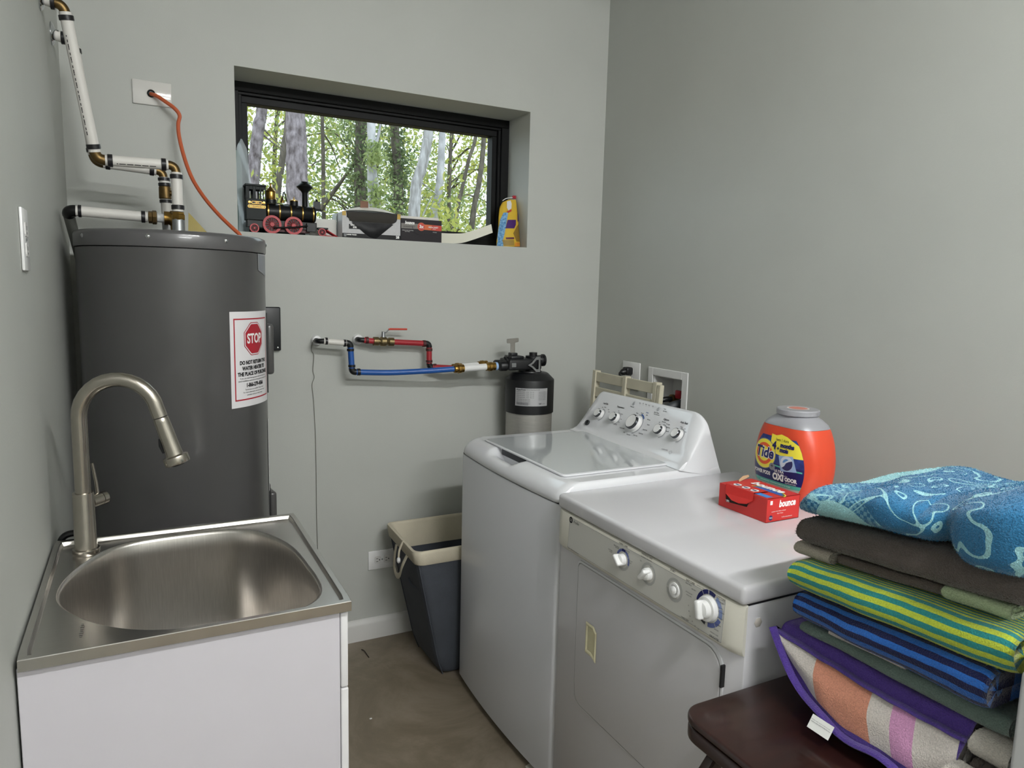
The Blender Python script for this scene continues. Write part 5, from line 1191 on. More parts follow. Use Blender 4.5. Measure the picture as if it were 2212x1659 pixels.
# red cowcatcher: slats fanning from the buffer beam
tb(1650, 1870, 1085, 1120, TYF+.004, TYF+TW-.004, tblack, 'buffer_beam')
for k in range(9):
    f = k/8-.5; MB().tube([V((tx_(1840), yc+f*.046, tz(1130, 1840))), V((tx_(2100)-abs(f)*.012, yc+f*.03, SZL+.003))], .0022, 6).build('cowcatcher_bar', tred, t)
MB().prism([(-.024, 0), (.024, 0), (.016, .042), (0, .047), (-.016, .042)], (tx_(1800), yc, SZL+.001), (0, 1, 0), (1, 0, 0), -.004).build('cowcatcher_foot', tred, t)
f_ = TYF+.0018
pl_ = MB().prism(rrect(.038, .0095, .0045), (tx_(390), f_, tz(642, 390)), (1, 0, 0), (0, 0, 1), .0006).build('number_plate', gold, t); MB().prism(rrect(.035, .0068, .003), (tx_(390), f_-.0007, tz(642, 390)), (1, 0, 0), (0, 0, 1), .0003).build('plate_field', tblack, pl_)
text('1872', .0075, gold, pl_, (tx_(390), f_-.0011, tz(642, 390)), (1, 0, 0), (0, 0, 1))
pl2 = MB().prism(rrect(.062, .0105, .005), (tx_(388), f_, tz(725, 388)), (1, 0, 0), (0, 0, 1), .0006).build('name_plate', gold, t); MB().prism(rrect(.058, .0075, .0035), (tx_(388), f_-.0007, tz(725, 388)), (1, 0, 0), (0, 0, 1), .0003).build('plate_field', tblack, pl2)
for k in range(11): decal(circ(.0022, n=12) if k in (0, 1, 9, 10) else rect(.0022, .0042), gold, pl2, (tx_(388)-.024+.0048*k, f_-.0011, tz(725, 388)), (1, 0, 0), (0, 0, 1), .0003, 'plate_mark')
for X in (238, 538): MB().lathe([(.005, 0), (.005, .0008), (.0005, .0014)], (tx_(X), f_, tz(642, X)), (0, -1, 0), n=14).build('gold_rivet', gold, pl_)
# white carton behind the train
t = thing('white_carton', 'low white carton standing behind the toy train by the glass', 'box', (.86, .135, SZL))
a, b_ = at(684, 490, 1, .105), at(727, 490, 1, .105); zt_ = at(700, 473, 1, .105).z
cb = MB().box(a.x-.03, b_.x, .105, .175, SZL, zt_, .0015, 1).build('carton', mat('white_card', (222, 222, 216), .6), t)
MB().box(b_.x-.0004, b_.x+.0006, .107, .173, SZL+.002, zt_+.026, .0002, 1).build('end_flap', mat('pale_grey_card', (196, 202, 200), .6), t)
MB().box(b_.x+.0008, b_.x+.0012, .125, .15, SZL+.028, SZL+.046).build('printed_panel', mat('card_print', (120, 118, 112), .6), t)
# ---------------- trash bag box
def bq_(X, Y, y=.032): return at(735+X/9.617, 420+Y/9.617, 1, y)
TB0, TB1 = bq_(40, 800).x, bq_(1252, 800).x; TBZ = bq_(600, 370).z
t = thing('trash_bag_box', 'grey and black trash bag carton with a torn open front on the sill', 'box', ((TB0+TB1)/2, .075, SZL))
tbm = mat('silver_grey_card', (188, 188, 190), .45, var=.06, vscale=90)
carton = MB().box(TB0, TB1, .032, .120, SZL, TBZ-.004, .001, 1).build('carton', tbm, t)
yF = .0316
def tdec(pts, m, lf, name, parent=carton): 
    P = [bq_(X, Y) for X, Y in pts]; dz = SZL-bq_(600, 905).z
    mb = MB(); mb.add([V((p.x, yF-lf, max(SZL+.0003, p.z+dz*.5))) for p in P], [list(range(len(P)))]); return mb.build(name, m, parent, flat=True)
blackcard = mat('black_card', (10, 11, 15), .5, spec=.3)
tdec([(40, 785), (1252, 850), (1252, 950), (40, 880)], blackcard, .0003, 'black_band')
tdec([(40, 330), (118, 335), (118, 425), (40, 420)], mat('yellow_card', (196, 160, 70), .5), .0003, 'yellow_corner'); tdec([(1180, 395), (1252, 410), (1252, 515), (1180, 505)], mat('yellow_card', (196, 160, 70), .5), .0003, 'yellow_corner')
tdec([(180, 600), (420, 610), (420, 712), (180, 700)], blackcard, .0004, 'title_block')
hole = [(120, 325), (1185, 395), (1180, 520), (1120, 590), (1060, 640), (1000, 680), (960, 720), (900, 770), (860, 810), (820, 860), (770, 890), (740, 905), (590, 893), (540, 850), (500, 800), (440, 745), (400, 700), (350, 650), (300, 610), (250, 570), (210, 520), (180, 490), (130, 460)]
jag = []
for i, p in enumerate(hole):
    q = hole[(i+1) % len(hole)]; jag.append(p)
    if i > 1: jag.append(((p[0]+q[0])/2+8*(-1)**i, (p[1]+q[1])/2+10*(-1)**i))
tdec(jag, mat('hole_black', (8, 9, 12), .6), .0007, 'torn_opening')
bagm = mat('black_bag_film', (9, 10, 15), .5, spec=.3, bump=.6, bscale=60)
MB().grid(lambda a, b_: (lambda p: V((p.x, yF-.001-.006*math.sin(PI*a)*math.sin(PI*b_), max(SZL+.001, p.z))))(bq_(660+(2*a-1)*(60+370*b_)+20*a, 885-300*b_+40*a)), 12, 8).build('black_bags', bagm, t)
MB().grid(lambda a, b_: (lambda p: V((p.x, yF-.0012-.003*math.sin(PI*b_), p.z)))(bq_(130+1030*a-(60*(1-b_))*(2*a-1), 550-190*b_+60*a)), 10, 4).build('card_liner', mat('brown_black_card', (38, 34, 27), .7), t)
def tbt(s, X, Y, size, m=ink_w, bold=.0003): text(s, size, m, carton, V((bq_(X, Y).x, yF-.0006, bq_(X, Y).z)), (1, 0, .0), (0, 0, 1), bold=bold)
tbt('QUAL', 270, 632, .0085, bold=.0006); tbt('STR', 300, 685, .0085, bold=.0006); tbt('LARGE TRASH', 235, 836, .0062); tbt('28', 1188, 895, .0135, bold=.0008)
# bin pictogram
tdec([(70, 800), (130, 803), (122, 862), (80, 860)], ink_g, .0006, 'bin_pictogram')
# domed paper top bulging up out of the box
dome = MB()
def dm(a, b_):
    X = 110+1150*a; h = math.sin(PI*min(1, max(0, a)))**.7; p = bq_(X, 330+60*a)
    return V((p.x, .030+.090*b_, TBZ-.006+.004*(1-a)+ (.026*h+.002)*math.sin(PI*(.12+.76*b_))))
dome.grid(dm, 22, 9); dome.build('paper_top', mat('white_paper', (224, 220, 212), .7), t)
p = bq_(530, 170); MB().box(p.x-.016, p.x+.016, .052, .054, TBZ+.016, p.z+.008, .0005, 1).build('brown_tab', mat('brown_card', (128, 92, 74), .7), t)
# ---------------- dark dryer sheet box
DB0, DB1 = bq_(1262, 800).x, bq_(2105, 800).x; DBZ = bq_(1680, 520).z
t = thing('dryer_sheet_box', 'dark brown dryer sheet box with an orange band on the window sill', 'box', ((DB0+DB1)/2, .07, SZL))
dk = mat('dark_card', (27, 21, 27), .5, spec=.3)
mb = MB(); mb.box(DB0, DB1, .032, .0335, SZL, DBZ); mb.box(DB0, DB1, .118, .1195, SZL, DBZ+.008); mb.box(DB0, DB0+.0015, .0335, .118, SZL, DBZ); mb.box(DB1-.0015, DB1, .0335, .118, SZL, DBZ); mb.box(DB0, DB1, .032, .1195, SZL, SZL+.001)
dc = mb.build('carton', dk, t, flat=True)
MB().box(DB0+.003, DB1-.004, .048, .116, SZL+.002, DBZ+.012, .004, 2).build('white_sheets', mat('white_sheet_stack', (226, 222, 216), .8), t)
def ddec(pts, m, lf, name):
    mb = MB(); mb.add([V((bq_(X, Y).x, yF-lf, bq_(X, Y).z)) for X, Y in pts], [list(range(len(pts)))]); return mb.build(name, m, dc, flat=True)
ddec([(1265, 590), (1640, 615), (1640, 720), (1265, 700)], mat('band_grey', (120, 116, 112), .5), .0004, 'grey_band')
ddec([(1640, 615), (2100, 655), (2100, 768), (1640, 725)], mat('band_orange', (206, 100, 52), .5), .0005, 'orange_band'); ddec([(1900, 640), (2100, 655), (2100, 768), (1900, 745)], mat('band_red', (196, 62, 46), .5), .0006, 'red_band')
c = bq_(1682, 672); decal(circ(.0165, n=28), mat('band_orange', (206, 100, 52), .5), dc, (c.x, yF-.0006, c.z), (1, 0, 0), (0, 0, 1), .0003); decal(circ(.0145, n=28), mat('disc_red', (190, 60, 50), .5), dc, (c.x, yF-.001, c.z), (1, 0, 0), (0, 0, 1), .0003)
def dbt(s, X, Y, size, m=ink_w, **k): text(s, size, m, dc, V((bq_(X, Y).x, yF-.0016, bq_(X, Y).z)), (1, 0, 0), (0, 0, 1), **k)
dbt('bounce', 1440, 590, .0165, bold=.0010, shear=.15, sx=.8); dbt('3x', 1682, 672, .0175, bold=.0008); dbt('MEGA SHEET', 1930, 690, .0075, bold=.0002); dbt('FRESH', 1950, 725, .005); dbt('pet hair & lint guard', 1430, 665, .006, ink); dbt('reduces static & wrinkles', 1400, 745, .0048); dbt('dryer sheets', 1390, 770, .0042); dbt('50 sheets', 1960, 790, .0045)
MB().tube(smoothpts([V((bq_(X, Y).x, yF-.0006, bq_(X, Y).z)) for X, Y in ((1490, 660), (1550, 790), (1640, 835), (1720, 845), (1800, 835), (1855, 800), (1925, 650))], 6), .0007, 5).build('perforation', ink, dc)
# ---------------- white curved strip
pts = [(953, 503.5, 1.0), (975, 504, 1), (1000, 503, .98), (1025, 496, .9), (1045, 489, .85), (1063, 482.5, .8)]
cp = [at(x, y, 1, .060+.012*math.sin(i*.7)) for i, (x, y, s) in enumerate(pts)]; cp = smoothpts(cp, 5); n = len(cp); mb = MB()
zb = min(p.z for p in cp)
vs = []
for i, p in enumerate(cp):
    h = .0215*(1-.18*i/(n-1)); tl2 = .45*max(0, i/(n-1)-.5)
    for dy in (0, .0016): vs += [p+V((tl2*h*1.0, dy, -h)), p+V((-tl2*h, dy, h))]
fs = []
for i in range(n-1):
    a = 4*i; fs += [[a, a+4, a+5, a+1], [a+2, a+3, a+7, a+6], [a, a+2, a+6, a+4], [a+1, a+5, a+7, a+3]]
fs += [[0, 1, 3, 2], [4*n-4, 4*n-2, 4*n-1, 4*n-3]]
lowz = min(v.z for v in vs); vs = [v+V((0, 0, SZL-lowz)) for v in vs]
mb.add(vs, fs); tag(mb.build('vinyl_strip', mat('white_vinyl', (222, 220, 206), .5), org=(1.42, .06, SZL), weld=True), 'white curved vinyl strip springing up beside the dark dryer sheet box', 'strip')
# ---------------- yellow pouch
def yb(X, Y, y=.06): return at(1050+X/11.06, 400+Y/11.06, 1, y)
YO = [(285, 1470), (300, 1330), (340, 1180), (380, 980), (410, 760), (440, 600), (470, 500), (585, 335), (700, 315), (860, 300), (870, 520), (850, 760), (850, 1000), (830, 1250), (815, 1500), (560, 1500)]
t = thing('detergent_pouch', 'yellow and purple laundry pouch leaning in the right corner of the sill', 'pouch', (1.63, .08, SZL))
bdy = {}
def ypt(X, Y, back=False, lift=0):
    f = (1480-Y)/1180; cxm = 560+150*f; hwid_ = 270-60*f; q = max(-1, min(1, (X-cxm)/hwid_)); bul = .030*math.sqrt(max(0, 1-q*q))*(1-.75*max(0, f)**2)
    y = .062+.050*max(0, f) - bul - lift if not back else .066+.050*max(0, f)+bul*.4
    p = at(1050+X/11.06, 400+Y/11.06, 1, .05); return V((min(p.x, WX1-.004-(lift*0)), y, max(SZL+.0004, p.z)))
def edge(Y):
    L = R_ = None; xs = []
    for i in range(len(YO)):
        a, b_ = YO[i], YO[(i+1) % len(YO)]
        if a[1] != b_[1] and min(a[1], b_[1]) <= Y <= max(a[1], b_[1]): xs.append(a[0]+(b_[0]-a[0])*(Y-a[1])/(b_[1]-a[1]))
    return (min(xs), max(xs)) if xs else (560, 561)
def ysurf(back):
    def fn(a, b_):
        Y = 1468-1150*b_; L, R_ = edge(Y); return ypt(L+(R_-L)*a, Y, back)
    return fn
pm_ = mat('yellow_film', (214, 178, 56), .3, coat=.3)
mb = MB(); mb.grid(ysurf(False), 15, 22); mb.grid(ysurf(True), 15, 22); pouch = mb.build('pouch', pm_, t, weld=True, angle=60)
def ydec(pts, m, lf, name):
    bm_ = bmesh.new(); f = bm_.faces.new([bm_.verts.new((x/100, y/100, 0)) for x, y in pts]); bmesh.ops.triangulate(bm_, faces=[f])
    for k in range(3):
        es = [e for e in bm_.edges if e.calc_length() > .5]
        if es: bmesh.ops.subdivide_edges(bm_, edges=es, cuts=1); bmesh.ops.triangulate(bm_, faces=bm_.faces[:])
    bm_.verts.index_update(); mb = MB(); mb.add([ypt(v.co.x*100, v.co.y*100, False, lf) for v in bm_.verts], [[v.index for v in f.verts] for f in bm_.faces]); bm_.free(); return mb.build(name, m, pouch)
ydec([(330, 1200), (420, 800), (500, 640), (600, 640), (520, 900), (440, 1180), (400, 1300), (385, 1460), (285, 1460)], mat('pouch_blue', (46, 112, 176), .35, col2=(150, 196, 226), vscale=120), .0015, 'blue_print')
ydec([(560, 820), (760, 820), (740, 940), (680, 1030), (480, 1030), (520, 920)], mat('pouch_purple', (70, 30, 104), .35), .002, 'purple_print'); ydec([(835, 650), (860, 650), (852, 860), (800, 860)], mat('pouch_purple', (70, 30, 104)), .002, 'purple_print')
ydec([(620, 360), (710, 340), (720, 420), (690, 540), (610, 590), (590, 520)], mat('pouch_white', (220, 220, 224), .4), .002, 'white_oval'); ydec([(560, 620), (690, 560), (680, 610), (600, 650)], mat('pouch_red', (186, 60, 52), .4), .0018, 'red_arc')
ydec([(640, 1150), (760, 980), (850, 900), (845, 1100), (820, 1350), (700, 1350)], mat('pouch_ochre', (138, 108, 40), .5), .0012, 'back_print'); ydec([(660, 1370), (820, 1370), (812, 1468), (640, 1468)], mat('pouch_orange', (214, 140, 50), .4), .0016, 'orange_foot')
ydec([(380, 1310), (640, 1310), (630, 1450), (400, 1450)], mat('pouch_text_block', (150, 122, 50), .5), .0017, 'text_block'); ydec([(455, 1250), (645, 1245), (650, 1290), (460, 1295)], mat('pouch_plum', (92, 34, 60), .4), .002, 'plum_label')
MB().tube(smoothpts([ypt(560, 335, True), ypt(640, 285, True), ypt(740, 262, True), ypt(830, 258, True)], 5), .0016, 6).build('zip_seal', ink_w, t)
p = ypt(850, 252, True); MB().box(p.x-.009, p.x+.007, p.y-.006, p.y+.006, p.z-.006, p.z+.007, .001, 1).build('red_clip', mat('red_plastic', (170, 24, 44), .4), t)
# ---------------- boards in a clear plastic sleeve at the left reveal
t = thing('plastic_sleeve', 'clear plastic sleeve holding pale green boards beside the toy train', 'plastic sleeve', (.55, .13, SZL))
zt1 = at(516, 326, 1, .12).z; zt2 = at(524, 300, 1, .12).z
Ms = Matrix.Translation((.524, .100, SZL)) @ Matrix.Rotation(math.radians(49), 4, 'Z')
MB().box(.004, .040, .0, .004, 0, zt1-SZL, .0005, 1, M=Ms).build('green_board', mat('pale_green_board', (128, 150, 144), .5), t)
MB().box(.010, .052, .005, .008, 0, zt1-SZL-.03, .0005, 1, M=Ms).build('white_board', mat('white_board', (196, 200, 198), .5), t)
film = mat('clear_film', (214, 224, 228), .12, alpha=.5, coat=.4)
def slv(a, b_):
    w_ = .072 if b_ < .9 else .072*(1-(b_-.9)/.1*.92); bend = .010*math.sin(PI*b_)*a+.004*math.sin(9*b_+4*a)
    return Ms @ V((.036+(a-.5)*w_*(1-.10*b_*0), -.006-bend-.004*(1-b_), (zt2-SZL)*b_+.0005))
MB().grid(slv, 11, 26).build('film', film, t)
# ================================================================== STOOL
wood = mat('dark_mahogany', (41, 19, 15), .34, var=.22, vscale=10, stretch=(1, 5, 1), coat=.35)
ZS = .72
t = thing('bar_stool', 'dark mahogany wooden stool with rounded seat corner beside the dryer', 'stool', (1.27, -2.06, 0))
sx0, sx1, sy0, sy1 = 1.034, 1.50, -2.285, -1.846
sc = ((sx0+sx1)/2, (sy0+sy1)/2); sw, sh_ = sx1-sx0, sy1-sy0
MB().prism(rrect(sw, sh_, .045, *sc, n=8), (0, 0, ZS-.014), (1, 0, 0), (0, 1, 0), .014).build('seat', wood, t, bevel=(.004, 3))
MB().prism(rrect(sw-.012, sh_-.012, .042, *sc, n=8), (0, 0, ZS-.0175), (1, 0, 0), (0, 1, 0), .004).build('seat_groove', mat('groove_black', (16, 8, 7), .7), t)
MB().prism(rrect(sw-.002, sh_-.002, .045, *sc, n=8), (0, 0, ZS-.044), (1, 0, 0), (0, 1, 0), .0268).build('seat_rim', wood, t, bevel=(.005, 3))
legs = []
for ix, iy in ((0, 0), (0, 1), (1, 0), (1, 1)):
    a = V(((sx0+.05, sx1-.05)[ix], (sy0+.05, sy1-.05)[iy], ZS-.044)); b_ = V(((sx0+.03, sx1-.03)[ix], (sy0+.03, sy1-.03)[iy], 0.0005)); legs.append((a, b_))
    MB().tube([a, b_], [.019, .015], 4).build('leg', wood, t)
for (i, j, z) in ((0, 1, .25), (2, 3, .25), (0, 2, .35), (1, 3, .35)):
    f = (ZS-.044-z)/(ZS-.044); MB().tube([legs[i][0].lerp(legs[i][1], f), legs[j][0].lerp(legs[j][1], f)], .011, 10).build('stretcher', wood, t)
MB().tube([V((sx0+.045, sy1-.06, ZS-.050)), V((sx0+.010, sy1-.065, ZS-.082)), V((sx0-.004, sy1-.075, ZS-.105))], [.010, .011, .009], 8, squash=.6).build('corner_brace', wood, t)
# ================================================================== LIGHT GREY CABINET at the right
t = thing('grey_cabinet', 'light grey cabinet edge with a lid seam standing beside the towel stack', 'cabinet', (1.5, -2.6, 0))
gc = mat('pale_grey_enamel', (186, 187, 188), .3, coat=.2)
KX, KY = 1.198, -2.303
MB().box(KX, KX+.55, KY-.6, KY, .0005, .990, .006, 3).build('body', gc, t); MB().box(KX, KX+.55, KY-.6, KY, .993, 1.035, .014, 4).build('lid', gc, t)
MB().box(KX+.004, KX+.54, KY-.59, KY-.004, .989, .994).build('lid_seam', black_p, t)
# ================================================================== TOWELS
def uvmat(name, rough=.95):
    m = bpy.data.materials.new(name); m.use_nodes = True; nt = m.node_tree; b = P_(m); b.inputs['Roughness'].default_value = rough; b.inputs['Specular IOR Level'].default_value = .1
    b.inputs['Sheen Weight'].default_value = .25
    N, L = nt.nodes, nt.links; tc = N.new('ShaderNodeTexCoord'); nz = N.new('ShaderNodeTexNoise'); nz.inputs['Scale'].default_value = 420; nz.inputs['Detail'].default_value = 2
    L.new(tc.outputs['Object'], nz.inputs['Vector']); bp = N.new('ShaderNodeBump'); bp.inputs['Strength'].default_value = .7; bp.inputs['Distance'].default_value = .003; L.new(nz.outputs[0], bp.inputs['Height']); L.new(bp.outputs[0], b.inputs['Normal'])
    sep = N.new('ShaderNodeSeparateXYZ'); L.new(tc.outputs['UV'], sep.inputs[0])
    n2 = N.new('ShaderNodeTexNoise'); n2.inputs['Scale'].default_value = 30; L.new(tc.outputs['Object'], n2.inputs['Vector'])
    return m, nt, b, sep, nz, n2, tc
def mth(nt, op, a, b=None, c=None):
    n = nt.nodes.new('ShaderNodeMath'); n.operation = op
    for i, x in enumerate((a, b, c)):
        if x is None: continue
        if isinstance(x, (int, float)): n.inputs[i].default_value = x
        else: nt.links.new(x, n.inputs[i])
    return n.outputs[0]
def mixc(nt, f, a, b):
    n = nt.nodes.new('ShaderNodeMix'); n.data_type = 'RGBA'
    if isinstance(f, (int, float)): n.inputs[0].default_value = f
    else: nt.links.new(f, n.inputs[0])
    for i, x in ((6, a), (7, b)):
        if isinstance(x, tuple): n.inputs[i].default_value = rgb(*x)
        else: nt.links.new(x, n.inputs[i])
    return n.outputs[2]
def shade(nt, col, nz, amt=.35):     # pile: tiny light and dark tufts
    g = nt.nodes.new('ShaderNodeHueSaturation'); nt.links.new(col, g.inputs['Color']); v = mth(nt, 'MULTIPLY_ADD', nz.outputs[0], amt*2, 1-amt); nt.links.new(v, g.inputs['Value']); return g.outputs[0]
def stripe_towel(name, c1, c2, period, duty=.5):
    m, nt, b, sep, nz, n2, tc = uvmat(name); u = mth(nt, 'MULTIPLY_ADD', n2.outputs[0], period*.22, sep.outputs[0]); f = mth(nt, 'FRACT', mth(nt, 'DIVIDE', u, period)); s = mth(nt, 'GREATER_THAN', f, duty)
    nt.links.new(shade(nt, mixc(nt, s, c1, c2), nz), b.inputs['Base Color']); return m
def plain_towel(name, c, hem=None):
    m, nt, b, sep, nz, n2, tc = uvmat(name); col = mixc(nt, mth(nt, 'MULTIPLY', n2.outputs[0], .6), c, tuple(int(x*.78) for x in c)); nt.links.new(shade(nt, col, nz), b.inputs['Base Color']); return m
def folded(name, label, m, x0, x1, y0, y1, z0, h, layers, seed, tilt=0, skew=0, sag=.004, wob=.006, group='towels stacked on the stool', ny=40, pinch=0, grow=0):
    # serpentine ribbon in the x-z plane, run along y from the far end y1 to the near end y0
    th = h/layers; path = []
    for k in range(layers):
        z = z0+th*(k+.5); a, b_ = (x1, x0) if k % 2 == 0 else (x0, x1); r = th/2
        a2, b2 = a+(-r if a == x1 else r)*(1 if k else 0), b_+(r if b_ == x0 else -r)
        for i in range(7): path.append((a2+(b2-a2)*i/6, z))
        if k < layers-1:
            s = -1 if b_ == x0 else 1
            for i in range(1, 7): ang = -PI/2+PI*i/7; path.append((b2+s*r*math.cos(ang), z+r+r*math.sin(ang)))
    n = len(path); tq = th*.47; ring_ = []; acc = [0]
    for i in range(1, n): acc.append(acc[-1]+math.dist(path[i], path[i-1]))
    L_, R_ = [], []
    for i in range(n):
        p, q = path[max(0, i-1)], path[min(n-1, i+1)]; d = math.hypot(q[0]-p[0], q[1]-p[1]) or 1; nx, nz_ = -(q[1]-p[1])/d, (q[0]-p[0])/d
        L_.append((path[i][0]+nx*tq, path[i][1]+nz_*tq, acc[i])); R_.append((path[i][0]-nx*tq, path[i][1]-nz_*tq, acc[i]))
    loop = L_+R_[::-1]; m_ = len(loop); vs = []; fs = []; uv = []; org = V((x0, (y0+y1)/2, z0))
    for j in range(ny):
        f = j/(ny-1)
        for (x, z, u) in loop:
            y = y1+(y0-y1)*f; fr = max(0, 1-(x-x0)/(x1-x0))
            e = .006*noise.noise(V((u*7, seed, f*2)))
            edge_ = min(f, 1-f); rnd = (1-min(1, edge_/.06))**2
            zz = z0+(z-z0)*(1+grow/h*f) + tilt*f + sag*noise.noise(V((x*7, y*7, seed*1.3))) + .5*sag*noise.noise(V((x*19, y*19, seed)))
            zc = z0+(h+grow*f)/2+tilt*f
            zz = max(zz, z0+tilt*f*1.0+.0006) if z < z0+th*.3 else zz
            zz = zz+(zc-zz)*rnd*.18
            xx = x - skew*f*1.0 + (wob*noise.noise(V((y*9, z*30, seed))) )*(fr > .4)
            yy = y + e*(1 if edge_ < .3 else 0) + (pinch*(z-z0)/h if f > .5 else -pinch*(z-z0)/h)
            vs.append(V((xx, yy, zz)))
    for j in range(ny-1):
        for k in range(m_):
            a, b_ = k, (k+1) % m_
            fs.append([j*m_+a, j*m_+b_, (j+1)*m_+b_, (j+1)*m_+a]); yv0, yv1 = (y1-y0)*j/(ny-1), (y1-y0)*(j+1)/(ny-1)
            uv.append([(loop[a][2], yv0), (loop[b_][2], yv0), (loop[b_][2], yv1), (loop[a][2], yv1)])
    # end strips
    for j, rev in ((0, False), (ny-1, True)):
        for k in range(n-1):
            q = [j*m_+k, j*m_+k+1, j*m_+(m_-2-k), j*m_+(m_-1-k)]; fs.append(q[::-1] if rev else q); uv.append([(acc[k], 0)]*4)
    mb = MB(); mb.add(vs, fs, uv); o = mb.build(name, m, org=org, angle=180); tag(o, label, 'towel', group); return o
sage = plain_towel('sage_terry', (92, 112, 104)); sage2 = plain_towel('sage_terry_light', (108, 126, 118)); char = plain_towel('charcoal_terry', (92, 84, 80)); greige = plain_towel('greige_terry', (176, 168, 156)); offw = plain_towel('white_terry', (206, 200, 192)); palegreen = plain_towel('pale_green_terry', (170, 186, 150)); maroon = plain_towel('magenta_terry', (136, 24, 56))
limes = stripe_towel('lime_teal_stripes', (186, 200, 66), (40, 134, 134), .0090, .5); blues = stripe_towel('blue_navy_stripes', (36, 96, 176), (18, 23, 66), .0094, .5)
XF = 1.252
folded('folded_towel', 'folded sage green towel at the bottom of the stack on the stool', sage, XF+.012, 1.475, -2.265, -1.985, ZS+.0008, .018, 2, 1, sag=.001)
# --- purple bordered check towel with slumping front
def check_mat():
    m, nt, b, sep, nz, n2, tc = uvmat('purple_check_terry'); u = sep.outputs[0]; v = mth(nt, 'MULTIPLY_ADD', u, -.05, sep.outputs[1])
    def between(x, lo, hi): return mth(nt, 'MULTIPLY', mth(nt, 'GREATER_THAN', x, lo), mth(nt, 'LESS_THAN', x, hi))
    col = mixc(nt, between(v, .080, .195), (208, 200, 194), (206, 142, 118)); col = mixc(nt, between(v, .235, .275), col, (206, 150, 190)); col = mixc(nt, mth(nt, 'LESS_THAN', v, -.014), col, (160, 40, 34))
    pur = mth(nt, 'MAXIMUM', mth(nt, 'LESS_THAN', u, .285), mth(nt, 'GREATER_THAN', u, .82)); pur = mth(nt, 'MAXIMUM', pur, mth(nt, 'GREATER_THAN', v, .345))
    col = mixc(nt, pur, col, (82, 60, 140)); nt.links.new(shade(nt, col, nz), b.inputs['Base Color']); return m
pz0 = ZS+.0195
def purple():
    # profile of the outer face: top hem, bulging face, lower hem tucked under; v runs along y (far -> near)
    ny, nu = 60, 48; y1_, y0_ = -1.874, -2.226
    def P(u, f):
        h = .113+.003*math.sin(f*7); lo = max(.0, .108*math.exp(-f*5.2)-.008); lean = .012+.030*min(1, f*2.2)
        # top surface from the back to the front, over the rounded hem, down the face, under
        if u < .30: q = u/.30; x, z = 1.47-(1.47-(XF+.020))*q, h
        elif u < .40: q = (u-.30)/.10; a = PI/2*q; x, z = XF+.020-.016*math.sin(a), h-.012+.012*math.cos(a)
        elif u < .80: q = (u-.40)/.40; x, z = XF+.004-lean*q-.016*math.sin(PI*q), (h-.012)*(1-q)+(lo+.010)*q
        elif u < .88: q = (u-.80)/.08; a = PI*q; x, z = XF+.004-lean-.005*math.sin(a)+.004*(1-math.cos(a))/2, lo+.010-.0045*(1-math.cos(a))
        else: q = (u-.88)/.12; x, z = XF+.008-lean+(1.47-XF-.008+lean)*q, .001+lo*(1-q)**4
        y = y1_+(y0_-y1_)*f
        wv = noise.noise(V((u*6, f*5, 3.1)))
        x += .006*wv*(u > .3)*(u < .88); z += .003*noise.noise(V((u*9, f*9, 8)))*(u < .8)
        return V((x, y, pz0+max(z, .0008)))
    mb = MB(); vs = []; fs = []; uv = []
    us = [k/(nu-1) for k in range(nu)]
    um = lambda u: (0 if u < .27 else (u-.27)/(.88-.27)) if u < .88 else 1
    for j in range(ny):
        for u in us: vs.append(P(u, j/(ny-1)))
    for j in range(ny-1):
        for k in range(nu-1):
            fs.append([j*nu+k, j*nu+k+1, (j+1)*nu+k+1, (j+1)*nu+k]); v0, v1 = .37*j/(ny-1), .37*(j+1)/(ny-1); uv.append([(um(us[k]), v0), (um(us[k+1]), v0), (um(us[k+1]), v1), (um(us[k]), v1)])
        fs.append([j*nu+nu-1, j*nu, (j+1)*nu, (j+1)*nu+nu-1]); uv.append(None)
    fs.append([k for k in range(nu)]); uv.append([(0, 0)]*nu); fs.append([(ny-1)*nu+k for k in range(nu)][::-1]); uv.append([(.5, .3)]*nu)
    mb.add(vs, fs, uv)
    root = thing('folded_towel', 'purple bordered towel with white and peach checks slumping over the stool', 'towel', (XF, -2.07, pz0), 'towels stacked on the stool')
    mb.build('cloth', check_mat(), root, angle=180)
    # second hem lip running beside the lower edge, and the care label
    hem = plain_towel('purple_hem', (84, 62, 146)); L1 = [P(.82, k/40)+V((-.010, 0, .001+.003*math.sin(k*.5))) for k in range(41)]
    MB().tube(L1, [.0085]*41, 8, squash=.5).build('hem_fold', hem, root); L2 = [P(.435, k/40)+V((-.006, 0, -.002)) for k in range(41)]
    MB().tube(L2, [.0075]*41, 8, squash=.5).build('hem_fold', hem, root)
    p = P(.84, .44)+V((-.030, 0, .004)); cl_ = MB().prism(rect(.042, .024), p, (0, -1, .0), (.55, 0, .83), -.0008).build('care_label', ink_w, root)
    for k in range(4): text('machine wash warm tumble dry low', .0026, ink_g, cl_, p+V((-.001, 0, .006-.004*k)), (0, -1, 0), (.55, 0, .83), lift=-.0012)
    # rolled white corner at the near end
    rl = [V((XF-.040+.05*k/10, -2.150-.012*math.sin(k), pz0+.022)) for k in range(11)]
    sp_ = []
    for k in range(40): a = k*.33; r = .006+.0006*k; sp_.append((r*math.cos(a), r*math.sin(a)*.75))
    return root
purple()
folded('folded_towel', 'rolled off-white towel end with curled folds beside the purple towel', offw, XF-.066, XF-.012, -2.284, -2.222, ZS+.002, .085, 4, 21, sag=.002, wob=.004)
folded('folded_towel', 'dark sage towel tucked under the lifted end of the purple towel', sage, XF+.03, 1.46, -1.980, -1.905, ZS+.0008, .017, 1, 22, sag=.001)
zq = pz0+.1175
